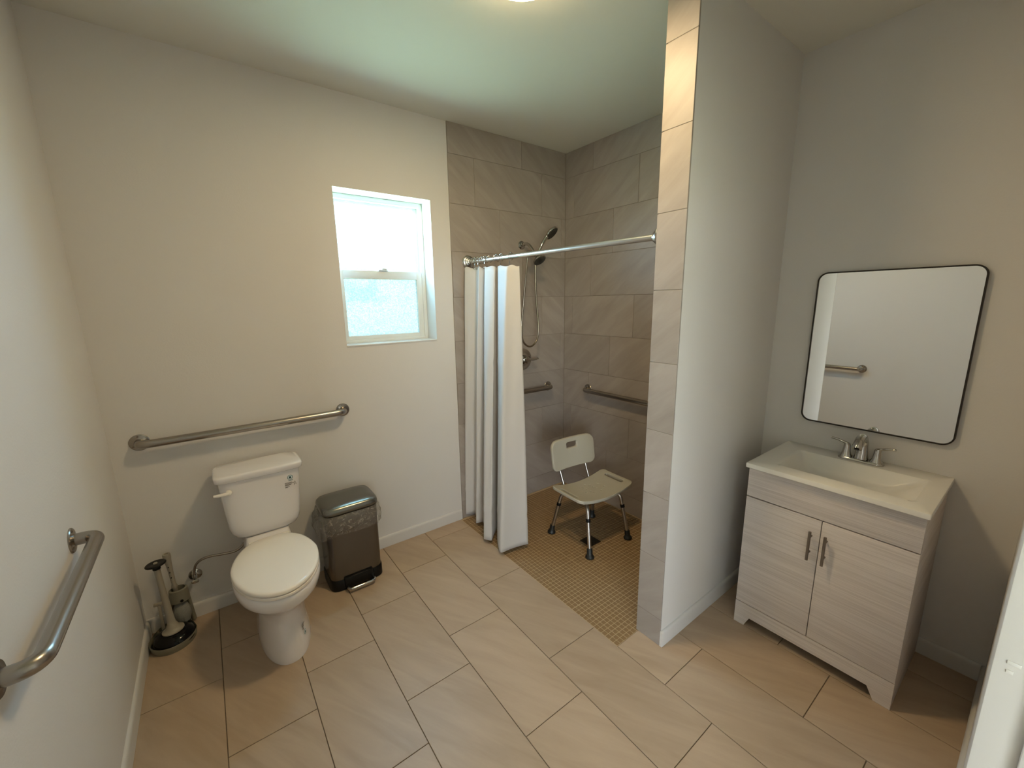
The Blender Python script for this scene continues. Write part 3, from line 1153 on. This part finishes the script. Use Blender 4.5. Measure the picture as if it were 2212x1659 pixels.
# ================================================================== TRASH CAN AND LINER
can = thing('trash_can', 'brushed steel step bin with black base beside the toilet', 'trash can', (.962, -.17, 0))
def can_ring(hw, yb, yf, z, e=.36, bow=.0, n=64):
    r = super_ring(.962, hw, yb, yf, z, e, n)
    return [(x, y - (bow * (1 - ((x - .962) / hw) ** 2) if y < (yb + yf) / 2 else 0), z_) for x, y, z_ in r]
bm = B()
loft(bm, [can_ring(.148, -.048, -.282, 0), can_ring(.152, -.044, -.286, .004), can_ring(.152, -.044, -.286, .062), can_ring(.148, -.048, -.282, .068)])
obj('base', bm, M_BLACK, can, angle=45)
bm = B()
loft(bm, [can_ring(.146, -.050, -.280, .040), can_ring(.147, -.049, -.281, .066), can_ring(.150, -.046, -.284, .40), can_ring(.150, -.046, -.284, .462), can_ring(.146, -.05, -.28, .466)])
obj('body', bm, M_STEEL_BIN, can, angle=45)
bm = B()
loft(bm, [can_ring(.151, -.046, -.284, .470, .34), can_ring(.155, -.042, -.289, .474, .34), can_ring(.156, -.041, -.290, .488, .34),
          can_ring(.153, -.043, -.286, .502, .36), can_ring(.145, -.050, -.276, .512, .4), can_ring(.11, -.080, -.235, .520, .5), can_ring(.05, -.12, -.19, .523, .7)])
obj('lid', bm, M_LID, can, angle=50)
bm = B()
add_box(bm, .880, 1.045, -.296, -.270, .012, .078, .006)
obj('pedal_housing', bm, M_BLACK, can)
bm = B()
tube(bm, corner_path([(.892, -.285, .030), (.892, -.335, .026), (1.040, -.335, .026), (1.040, -.285, .030)], .024, 6), .0085, 14)
obj('pedal', bm, M_CHROME, can, angle=60)

def liner():
    bm = B()
    rings = []
    n = 120
    rnd = [random.uniform(-1, 1) for _ in range(n)]
    rnd2 = [random.uniform(-1, 1) for _ in range(n)]
    def sm(a, k):
        return (a[k] + a[(k + 1) % n] + a[(k - 1) % n]) / 3
    for lev, (f, z) in enumerate([(.0015, .4675), (.007, .4685), (.010, .455), (.015, .435), (.018, .413), (.018, .390), (.014, .370), (.006, .356)]):
        base = super_ring(.962, .150 + f, -.046 + f, -.284 - f, z, .36, n)
        ring = []
        for k, (x, y, z_) in enumerate(base):
            w = lev / 7
            a = 2 * PI * k / n
            bulge = .030 * w * max(0, math.cos(a - PI * 1.10)) + .020 * w * max(0, math.cos(a - 0.1)) * (1 - w)
            wob = (.0045 * sm(rnd, k) + .004 * math.sin(9 * a + 2.1 * lev)) * min(1, lev / 2)
            d = Vector((x - .962, y + .165, 0)).normalized()
            zz = z_ + w * (.010 * math.sin(3 * a + 1) + .006 * sm(rnd2, k) - .012 * max(0, math.cos(a - PI * 1.25)))
            o = max(bulge + wob, -f * .6)
            ring.append((x + d.x * o, y + d.y * o, zz))
        rings.append(ring)
    loft(bm, rings, False, False)
    return bm
lin = obj('bin_liner', liner(), M_LINER, origin=(.962, -.165, .42), angle=70)
tag(lin, 'crumpled clear plastic liner folded over the rim of the steel bin', 'bin liner')

# ================================================================== SHOWER ROD, RINGS, CURTAIN
RA, RB = Vector((1.947, -.009, 1.902)), Vector((2.012, YE1, 1.887))
rdir = (RB - RA).normalized()
rod = thing('curtain_rod', 'satin metal shower curtain rod across the shower opening', 'curtain rod', RA)
bm = B()
tube(bm, [RA + rdir * .02, RB - rdir * .02], .0135, 24)
obj('pole', bm, M_ROD, rod, angle=60)
fl_prof = [(.047, 0), (.047, .006), (.042, .010), (.040, .016), (.034, .019), (.031, .027), (.022, .031), (.020, .040), (.0155, .043)]
bm = B()
lathe(bm, fl_prof, RA, (0, -1, 0), 40)
obj('end_flange', bm, M_NICKEL, rod)
bm = B()
lathe(bm, fl_prof, RB, (0, 1, 0), 40)
obj('end_flange', bm, M_NICKEL, rod)

def rod_at(y):
    t = (y - RA.y) / (RB.y - RA.y)
    return RA + (RB - RA) * t

# hem corners (x, y) near the floor and the matching corners at the rod
hem = [(1.848, -.014), (1.915, -.042), (1.838, -.176), (1.895, -.186), (1.772, -.382), (1.806, -.434), (1.961, -.306), (1.764, -.589), (1.975, -.618)]
topn = [(1.903, -.040), (1.960, -.098), (1.928, -.180), (1.976, -.186), (1.924, -.258), (1.942, -.350), (1.985, -.300), (1.926, -.498), (1.982, -.546)]
def dense(pl_, n=14, rad=.16):
    out = []
    P = [Vector((a, b, 0)) for a, b in pl_]
    for i in range(len(P) - 1):
        a, b = P[i], P[i + 1]
        bow = Vector((-(b - a).y, (b - a).x, 0)) * .05 * (1 if i % 2 else -1)
        for k in range(n):
            t = k / n
            out.append(a.lerp(b, t) + bow * math.sin(PI * t))
    out.append(P[-1])
    for _ in range(2):                       # ease the pleat edges a little
        out = [out[0]] + [(out[i - 1] + out[i] * 2 + out[i + 1]) / 4 for i in range(1, len(out) - 1)] + [out[-1]]
    return out
hp, tp = dense(hem), dense(topn)
ZT, ZB = 1.864, .030
bm = B()
rows = 60
grid = []
nn = len(hp)
for r in range(rows + 1):
    v = r / rows
    w = v ** .85
    line = []
    for k in range(nn):
        p = tp[k].lerp(hp[k], w)
        zt = ZT + .045 * tp[k].y
        z = zt + (ZB - zt) * v
        s = .0035 * math.sin(k * .55 + 5 * v) * math.sin(PI * v)
        crease = 0
        for zc in (1.24, .655, .24):
            crease += .004 * math.exp(-((z - zc) / .008) ** 2)
        dip = (.004 * math.sin(k * .5) if r == 0 else 0)
        line.append(bm.verts.new((p.x + s - crease, p.y + s * .4 - crease * .3, z + dip)))
    grid.append(line)
for a, b in zip(grid, grid[1:]):
    for k in range(nn - 1):
        bm.faces.new((a[k], a[k + 1], b[k + 1], b[k]))
curtain = obj('shower_curtain', bm, M_CLOTH, origin=(1.93, -.3, ZT), angle=80)
sol = curtain.modifiers.new('thickness', 'SOLIDIFY')
sol.thickness = .0012
tag(curtain, 'white fabric shower curtain drawn to the left in deep folds', 'curtain')

# rings: one of a kind, then copies
def ring_mesh():
    bm = B()
    pts = []
    for k in range(15):
        a = math.radians(-75 + 300 * k / 14)
        pts.append((.0215 * math.cos(a), .0, .0215 * math.sin(a)))
    pts = pts + [(-.016, 0, -.030), (-.010, 0, -.046), (.0, 0, -.056), (.008, 0, -.050)]
    tube(bm, pts, .0017, 6)
    for a in (50, 90, 130):
        lathe(bm, [(.0005, -.005), (.0048, -.0024), (.0048, .0024), (.0005, .005)], (.0225 * math.cos(math.radians(a)), 0, .0225 * math.sin(math.radians(a))), (1, 0, 0), 8)
    return finish(bm, 'curtain_ring', M_CHROME)
rme = ring_mesh()
ORD = ['first', 'second', 'third', 'fourth', 'fifth', 'sixth', 'seventh', 'eighth', 'ninth', 'tenth', 'eleventh', 'twelfth']
ring_ys = [-.070, -.090, -.108, -.128, -.150, -.172, -.200, -.226, -.258, -.338, -.390, -.482]
for i, y in enumerate(ring_ys):
    o = bpy.data.objects.new('curtain_ring', rme)
    col.objects.link(o)
    p = rod_at(y)
    o.location = (p.x, y, p.z)
    o.rotation_euler = (0, 0, random.uniform(-.5, .5))
    tag(o, 'thin chrome curtain ring, %s on the rod counted from the window wall' % ORD[i], 'curtain ring', 'chrome rings holding the shower curtain')

# ================================================================== SHOWER FITTINGS
sa = thing('fixed_shower', 'chrome wall shower arm carrying the lower fixed spray head', 'shower head', (2.424, -.009, 2.046))
bm = B()
lathe(bm, [(.032, 0), (.031, .004), (.022, .009), (.012, .011)], (2.424, -.009, 2.046), (0, -1, 0), 30)
obj('wall_flange', bm, M_CHROME, sa)
bm = B()
tube(bm, smooth_path([(2.424, -.012, 2.046), (2.424, -.05, 2.052), (2.424, -.095, 2.040), (2.424, -.130, 2.008), (2.424, -.150, 1.982)], 6), .0115, 16)
obj('arm', bm, M_CHROME, sa, angle=60)
bm = B()
tube(bm, [(2.365, -.155, 1.970), (2.470, -.155, 1.970)], .020, 20)
tube(bm, [(2.440, -.158, 1.965), (2.446, -.172, 1.940)], .014, 14)
obj('diverter', bm, M_CHROME, sa)
hd = Vector((.10, -.62, -.78)).normalized()
hc = Vector((2.448, -.185, 1.928))
bm = B()
lathe(bm, [(.013, -.030), (.020, -.020), (.040, -.010), (.050, .0), (.052, .006), (.050, .011), (.046, .012)], hc, hd, 36)
fixed = obj('spray_head', bm, M_CHROME, sa)
bm = B()
lathe(bm, [(.0455, .0115), (.0455, .0135), (.020, .0145), (.001, .0148)], hc, hd, 36)
obj('spray_face', bm, M_BLACK, fixed)
u_, v_ = frame_from(hd)
bm = B()
for rr_, cnt in ((.018, 8), (.030, 14), (.040, 20)):
    for k in range(cnt):
        a = 2 * PI * k / cnt
        lathe(bm, [(.0016, .013), (.0012, .0165)], hc + (u_ * math.cos(a) + v_ * math.sin(a)) * rr_, hd, 6)
obj('nozzles', bm, M_NICKEL, fixed)

hs = thing('hand_shower', 'chrome hand shower tilted up in its holder, with looping hose', 'hand shower', (2.455, -.170, 1.965))
wa = Vector((2.458, -.170, 1.985))
wb = Vector((2.520, -.185, 2.092))
bm = B()
tube(bm, smooth_path([wa - (wb - wa) * .35, wa, wa.lerp(wb, .5) + Vector((-.004, 0, .002)), wb], 5), [.0095] * 5 + [.0105] * 5 + [.0125] * 5 + [.0150], 16)
obj('wand', bm, M_CHROME, hs, angle=60)
hd2 = Vector((.30, -.66, -.72)).normalized()
hc2 = Vector((2.562, -.190, 2.124))
bm = B()
lathe(bm, [(.016, -.022), (.036, -.014), (.052, -.004), (.056, .004), (.055, .010), (.050, .012)], hc2, hd2, 36)
head2 = obj('spray_head', bm, M_CHROME, hs)
bm = B()
lathe(bm, [(.0495, .0115), (.0495, .0135), (.020, .0145), (.001, .0148)], hc2, hd2, 36)
obj('spray_face', bm, M_BLACK, head2)
u_, v_ = frame_from(hd2)
bm = B()
for rr_, cnt in ((.018, 8), (.031, 14), (.043, 20)):
    for k in range(cnt):
        a = 2 * PI * k / cnt
        lathe(bm, [(.0017, .013), (.0013, .0165)], hc2 + (u_ * math.cos(a) + v_ * math.sin(a)) * rr_, hd2, 6)
obj('nozzles', bm, M_NICKEL, head2)
bm = B()
hose = [(2.378, -.150, 1.955), (2.374, -.140, 1.920), (2.354, -.135, 1.749), (2.334, -.130, 1.563), (2.320, -.130, 1.431), (2.335, -.130, 1.334), (2.399, -.130, 1.289),
        (2.463, -.130, 1.325), (2.487, -.130, 1.423), (2.470, -.132, 1.579), (2.453, -.140, 1.712), (2.441, -.150, 1.880), (2.438, -.163, 1.945)]
tube(bm, smooth_path(hose, 8), .0068, 12)
obj('hose', bm, M_HOSE, hs, angle=60)

sv = thing('shower_valve', 'round chrome shower valve with lever beside the curtain edge', 'shower valve', (2.425, -.009, 1.176))
bm = B()
lathe(bm, [(.086, 0), (.086, .003), (.081, .008), (.068, .010), (.060, .007), (.048, .008), (.036, .016), (.032, .034), (.030, .042)], (2.425, -.009, 1.176), (0, -1, 0), 48)
obj('escutcheon', bm, M_CHROME, sv)
bm = B()
lathe(bm, [(.026, .040), (.027, .060), (.020, .068), (.006, .070)], (2.425, -.009, 1.176), (0, -1, 0), 28)
tube(bm, smooth_path([(2.425, -.066, 1.176), (2.460, -.070, 1.177), (2.500, -.069, 1.176), (2.535, -.066, 1.180)], 5), [.013] * 5 + [.010] * 5 + [.0085] * 5 + [.0095], 14)
obj('lever', bm, M_CHROME, sv)

# ---- drain
dr = thing('floor_drain', 'square dark metal drain grate in the brown mosaic floor', 'drain', (2.365, -.818, -.002))
bm = B()
for a0, a1, b0, b1 in ((2.314, 2.416, -.868, -.862), (2.314, 2.416, -.774, -.768), (2.314, 2.320, -.868, -.768), (2.410, 2.416, -.868, -.768)):
    add_box(bm, a0, a1, b0, b1, -.0022, .001)
obj('drain_frame', bm, M_DRAIN, dr, smooth=False)
bm = B()
add_box(bm, 2.319, 2.411, -.863, -.773, -.0022, -.0012)
obj('drain_plate', bm, M_DRAIN, dr, smooth=False)
for k in range(8):
    bm = B()
    add_box(bm, 2.3235 + k * .0110, 2.3285 + k * .0110, -.862, -.774, -.0014, .0008)
    obj('slat', bm, M_DRAIN, dr, smooth=False)

# ================================================================== BATH CHAIR
CHX, CHY = 2.421, -.770
chair = thing('bath_chair', 'off-white plastic bath chair on aluminium legs inside the shower', 'chair', (CHX, CHY, 0))
A = math.radians(-2.7)
def cw(x, y, z):                          # chair frame -> world
    return Vector((CHX + x * math.cos(A) - y * math.sin(A), CHY + x * math.sin(A) + y * math.cos(A), z))
SW, SD = .500, .288
out_ = []
for x, y in rrect(SW, SD, .030, 5):
    fr = -.022 * (1 - (x / (SW / 2)) ** 2) if y < 0 else .010 * (1 - (x / (SW / 2)) ** 2)
    out_.append((x, y + fr))
def slot(cx, cy, w, h):
    return [(cx + a, cy + b) for a, b in reversed(rrect(w, h, min(w, h) / 2 - .0005, 5))]
holes = [slot(.213, .0, .026, .165), slot(-.213, .0, .026, .165)]
for hx, hy in ((-.085, .022), (-.075, -.018), (-.040, .050), (-.035, .018), (-.032, -.018), (-.028, -.042), (.030, .052), (.030, .022), (.034, -.012), (.036, -.048), (.085, .028), (.092, -.020), (0.0, .070)):
    holes.append([(hx + .0048 * math.cos(-2 * PI * k / 10), hy + .0048 * math.sin(-2 * PI * k / 10)) for k in range(10)])
bm = plate(out_, holes, .022, .004, {'x': [SW * (k / 22 - .5) for k in range(1, 22)], 'y': [-.10, -.05, 0, .05, .10]})
def seat_z(x, y):
    return .345 + .040 * (abs(x) / (SW / 2)) ** 2 - .004 * (1 - (y / .15) ** 2)
for v in bm.verts:
    x, y, z = v.co
    v.co = cw(x, y - .005, seat_z(x, y) + z)
obj('seat', bm, M_CHAIR, chair, angle=45)
# backrest, slightly bent in plan
BW, BHH = .388, .205
o2 = []
for x, y in rrect(BW, BHH, .045, 7):
    o2.append((x, y + (.016 * (1 - (x / (BW / 2)) ** 2) if y > 0 else 0)))
bm = plate(o2, [[(a, b + .055) for a, b in reversed(rrect(.095, .042, .010, 4))]], .024, .007, {'x': [BW * (k / 16 - .5) for k in range(1, 16)]})
for v in bm.verts:
    x, y, z = v.co
    v.co = cw(x - .016, .196 + .15 * y - .022 * (abs(x) / (BW / 2)) ** 2 - .02 * x - z, .566 + y)
obj('backrest', bm, M_CHAIR, chair, angle=45)
for s in (-1, 1):
    bm = B()
    tube(bm, smooth_path([cw(s * .120, .100, .322), cw(s * .120, .140, .335), cw(s * .121, .168, .39), cw(s * .122, .199, .47), cw(s * .123, .214, .56)], 5), .0095, 12)
    obj('back_post', bm, M_ALU, chair, angle=60)
bm = B()
for pts in ([cw(-.15, -.085, .322), cw(.15, .085, .322)], [cw(-.15, .085, .322), cw(.15, -.085, .322)]):
    tube(bm, pts, .0115, 12)
lathe(bm, [(.020, 0), (.020, .026)], cw(0, 0, .309), (0, 0, 1), 16)
obj('under_frame', bm, M_ALU, chair, angle=60)
feet = {(-1, -1): (2.219, -.947), (-1, 1): (2.226, -.573), (1, -1): (2.591, -.958), (1, 1): (2.621, -.596)}
for (sx, sy), (fx, fy) in feet.items():
    top = cw(sx * .135, sy * .078, .322)
    ft = Vector((fx, fy, .012))
    knee = top + (Vector((fx, fy, 0)) - Vector((top.x, top.y, 0))) * .42
    knee.z = .315
    bm = B()
    path = corner_path([top, knee, ft], .035, 6)
    tube(bm, path, .0122, 14)
    lg = obj('leg', bm, M_ALU, chair, angle=60)
    dl = (knee - ft).normalized()
    cpos = ft + dl * .228
    bm = B()
    lathe(bm, [(.0145, -.011), (.0152, -.009), (.0152, .009), (.0145, .011)], cpos, dl, 18)
    obj('collar', bm, M_BLACK, lg, label='black locking collar')
    bm = B()
    lathe(bm, [(.0105, .0), (.0135, .0)], ft, dl, 6)
    bm.free()
    bm = B()
    lathe(bm, [(.027, 0), (.029, .004), (.028, .012), (.022, .020), (.0185, .028), (.0178, .058), (.0165, .062)], (fx, fy, 0), (dl.x * .6, dl.y * .6, dl.z), 24)
    obj('rubber_foot', bm, M_FOOT, lg, label='dark flared rubber foot')

# ================================================================== VANITY
VX, VY0, VY1, VT = 2.415, -2.368, -1.760, .840
van = thing('vanity_cabinet', 'whitewashed wood-grain vanity cabinet with two doors by the mirror wall', 'cabinet', (2.65, -2.064, 0))
VB = W - .014
for y0 in (VY0 + .0005, VY1 - .0165):
    bm = B()
    add_box(bm, VX + .018, VB, y0, y0 + .016, 0, VT, .001)
    obj('side_panel', bm, M_WOOD, van)
bm = B()
add_box(bm, VX + .030, VB, VY0 + .017, VY1 - .017, .085, .10)
add_box(bm, VB - .006, VB, VY0 + .017, VY1 - .017, .085, VT)
add_box(bm, VX + .019, VX + .029, VY0 + .017, VY1 - .017, .085, VT - .001)
obj('carcass', bm, M_WOODDARK, van, smooth=False)
bm = B()
add_box(bm, VX, VX + .018, VY0, VY1, .694, VT - .001, .0015)
obj('false_drawer_front', bm, M_WOOD, van)
YM = -2.0665
for y0, y1, hy in ((VY0, YM - .0015, -2.091), (YM + .0015, VY1, -2.036)):
    bm = B()
    add_box(bm, VX, VX + .018, y0, y1, .1235, .689, .0015)
    d = obj('door', bm, M_WOOD, van)
    bm = B()
    tube(bm, [(VX - .027, hy, .504), (VX - .027, hy, .637)], .0056, 14)
    for z in (.535, .610):
        tube(bm, [(VX + .001, hy, z), (VX - .027, hy, z)], .0042, 10)
    obj('handle', bm, M_BRONZE, d, label='slim dark metal bar handle')
# bottom apron with bracket feet
bm = B()
poly = [(VY0, 0), (VY0 + .053, 0), (VY0 + .079, .052), (VY1 - .069, .052), (VY1 - .047, 0), (VY1, 0), (VY1, .1205), (VY0, .1205)]
loft(bm, [[(x, y, z) for y, z in poly] for x in (VX, VX + .018)])
obj('bracket_foot_apron', bm, M_WOOD, van, smooth=False)

# ---- top with moulded basin
TZ = .864
X0, X1, Y0, Y1 = 2.391, W - .001, -2.378, -1.752
top = thing('vanity_countertop', 'off-white moulded vanity top with shallow rectangular basin', 'countertop', (2.64, -2.064, VT))
bm = B()
bx0, bx1, by0, by1 = 2.478, 2.768, -2.315, -1.855
bcx, bcy, bw, bh = (bx0 + bx1) / 2, (by0 + by1) / 2, bx1 - bx0, by1 - by0
def rr3(w, h, r, z, cx=bcx, cy=bcy):
    return [(cx + a, cy + b, z) for a, b in rrect(w, h, r, 6)]
ocx, ocy = (X0 + X1) / 2, (Y0 + Y1) / 2
rings = [rr3(X1 - X0 - .006, Y1 - Y0 - .006, .004, VT + .0005, ocx, ocy), rr3(X1 - X0, Y1 - Y0, .005, VT + .003, ocx, ocy), rr3(X1 - X0, Y1 - Y0, .005, TZ - .004, ocx, ocy),
         rr3(X1 - X0 - .003, Y1 - Y0 - .003, .005, TZ - .001, ocx, ocy), rr3(X1 - X0 - .008, Y1 - Y0 - .008, .005, TZ, ocx, ocy),
         rr3(bw + .030, bh + .035, .03, TZ + .0002), rr3(bw + .006, bh + .008, .022, TZ), rr3(bw, bh, .02, TZ - .003), rr3(bw - .012, bh - .020, .022, TZ - .012),
         rr3(bw - .05, bh - .10, .04, TZ - .055, bcx, bcy + .015), rr3(bw - .085, bh - .19, .05, TZ - .082, bcx, bcy + .03), rr3(bw - .16, bh - .30, .05, TZ - .090, bcx, bcy + .03), rr3(.05, .05, .024, TZ - .094, bcx, bcy + .02)]
loft(bm, rings, False, True)
obj('top_slab', bm, M_TOP, top, angle=40)
bm = B()
lathe(bm, [(.021, 0), (.021, .003), (.015, .004), (.012, .0025), (.001, .0025)], (bcx, bcy + .02, TZ - .0935), (0, 0, 1), 24)
obj('basin_drain', bm, M_CHROME, top)

# ---- faucet
FX, FYC = 2.818, -2.077
fau = thing('faucet', 'chrome two-handle faucet at the back of the vanity basin', 'faucet', (FX, FYC, TZ))
bm = B()
def stadium(sc_, z, n=14):
    pts = []
    L, R = .058, .028 * sc_
    for k in range(n + 1):
        a = math.radians(90 * -1 + 180 * k / n) + PI / 2
        pts.append((FX + R * math.cos(a), FYC + L + R * math.sin(a), z))
    for k in range(n + 1):
        a = PI + PI * k / n
        pts.append((FX + R * math.cos(a), FYC - L + R * math.sin(a), z))
    return pts
loft(bm, [stadium(1.0, TZ + .0003), stadium(1.02, TZ + .004), stadium(.97, TZ + .010), stadium(.85, TZ + .013)])
obj('base_plate', bm, M_CHROME, fau)
bm = B()
path = smooth_path([(FX + .004, FYC, TZ + .012), (FX + .006, FYC, TZ + .050), (FX + .003, FYC, TZ + .094), (FX - .018, FYC, TZ + .119), (FX - .052, FYC, TZ + .118), (FX - .084, FYC, TZ + .098), (FX - .096, FYC, TZ + .082)], 6)
n = len(path)
rad = []
for i in range(n):
    t = i / (n - 1)
    rad.append(.0280 - .0095 * min(1, t / .40) + .001 * max(0, (t - .6) / .4))
tube(bm, path, rad, 24)
obj('spout', bm, M_CHROME, fau, angle=60)
bm = B()
lathe(bm, [(.0095, 0), (.0095, .003), (.003, .0035)], (FX - .0965, FYC, TZ + .0815), (-.60, 0, -.8), 16)
obj('aerator', bm, M_BLACK, fau)
for s in (-1, 1):
    hy = FYC + s * .0565
    bm = B()
    lathe(bm, [(.0245, .013), (.0235, .017), (.0185, .026), (.0155, .040), (.0135, .056), (.0128, .068), (.0105, .074), (.002, .076)], (FX, hy, TZ), (0, 0, 1), 28)
    hb = obj('handle_body', bm, M_CHROME, fau)
    bm = B()
    lathe(bm, [(.0240, .0125), (.0240, .0148)], (FX, hy, TZ), (0, 0, 1), 28)
    obj('seal_ring', bm, M_BLACK, hb)
    bm = B()
    tube(bm, smooth_path([(FX, hy - s * .006, TZ + .070), (FX - .003, hy + s * .014, TZ + .077), (FX - .007, hy + s * .036, TZ + .085), (FX - .010, hy + s * .062, TZ + .089)], 5), [.0065] * 5 + [.0055] * 5 + [.005] * 5 + [.0042], 12)
    obj('lever', bm, M_CHROME, hb, angle=60)

# ================================================================== MIRROR
MY0, MY1, MZ0, MZ1 = -2.357, -1.799, .999, 1.743
mir = thing('wall_mirror', 'rounded rectangular mirror with thin dark frame above the vanity', 'mirror', (W, (MY0 + MY1) / 2, (MZ0 + MZ1) / 2))
mcy, mcz = (MY0 + MY1) / 2, (MZ0 + MZ1) / 2
def mring(d, x, r):
    return [(x, mcy + a, mcz + b) for a, b in rrect(MY1 - MY0 - 2 * d, MZ1 - MZ0 - 2 * d, r, 10)]
bm = B()
vr = loft(bm, [mring(0, W - .001, .042), mring(0, W - .019, .042), mring(.0008, W - .020, .041), mring(.0052, W - .020, .037), mring(.006, W - .019, .036), mring(.006, W - .001, .036)], False, False)
for i in range(len(vr[0])):
    j = (i + 1) % len(vr[0])
    bm.faces.new((vr[-1][i], vr[-1][j], vr[0][j], vr[0][i]))
obj('mirror_frame', bm, M_MIRRORFRAME, mir)
bm = B()
loft(bm, [mring(.0058, W - .0155, .036), mring(.0058, W - .003, .036)])
obj('mirror_glass', bm, M_SILVER, mir, smooth=False)
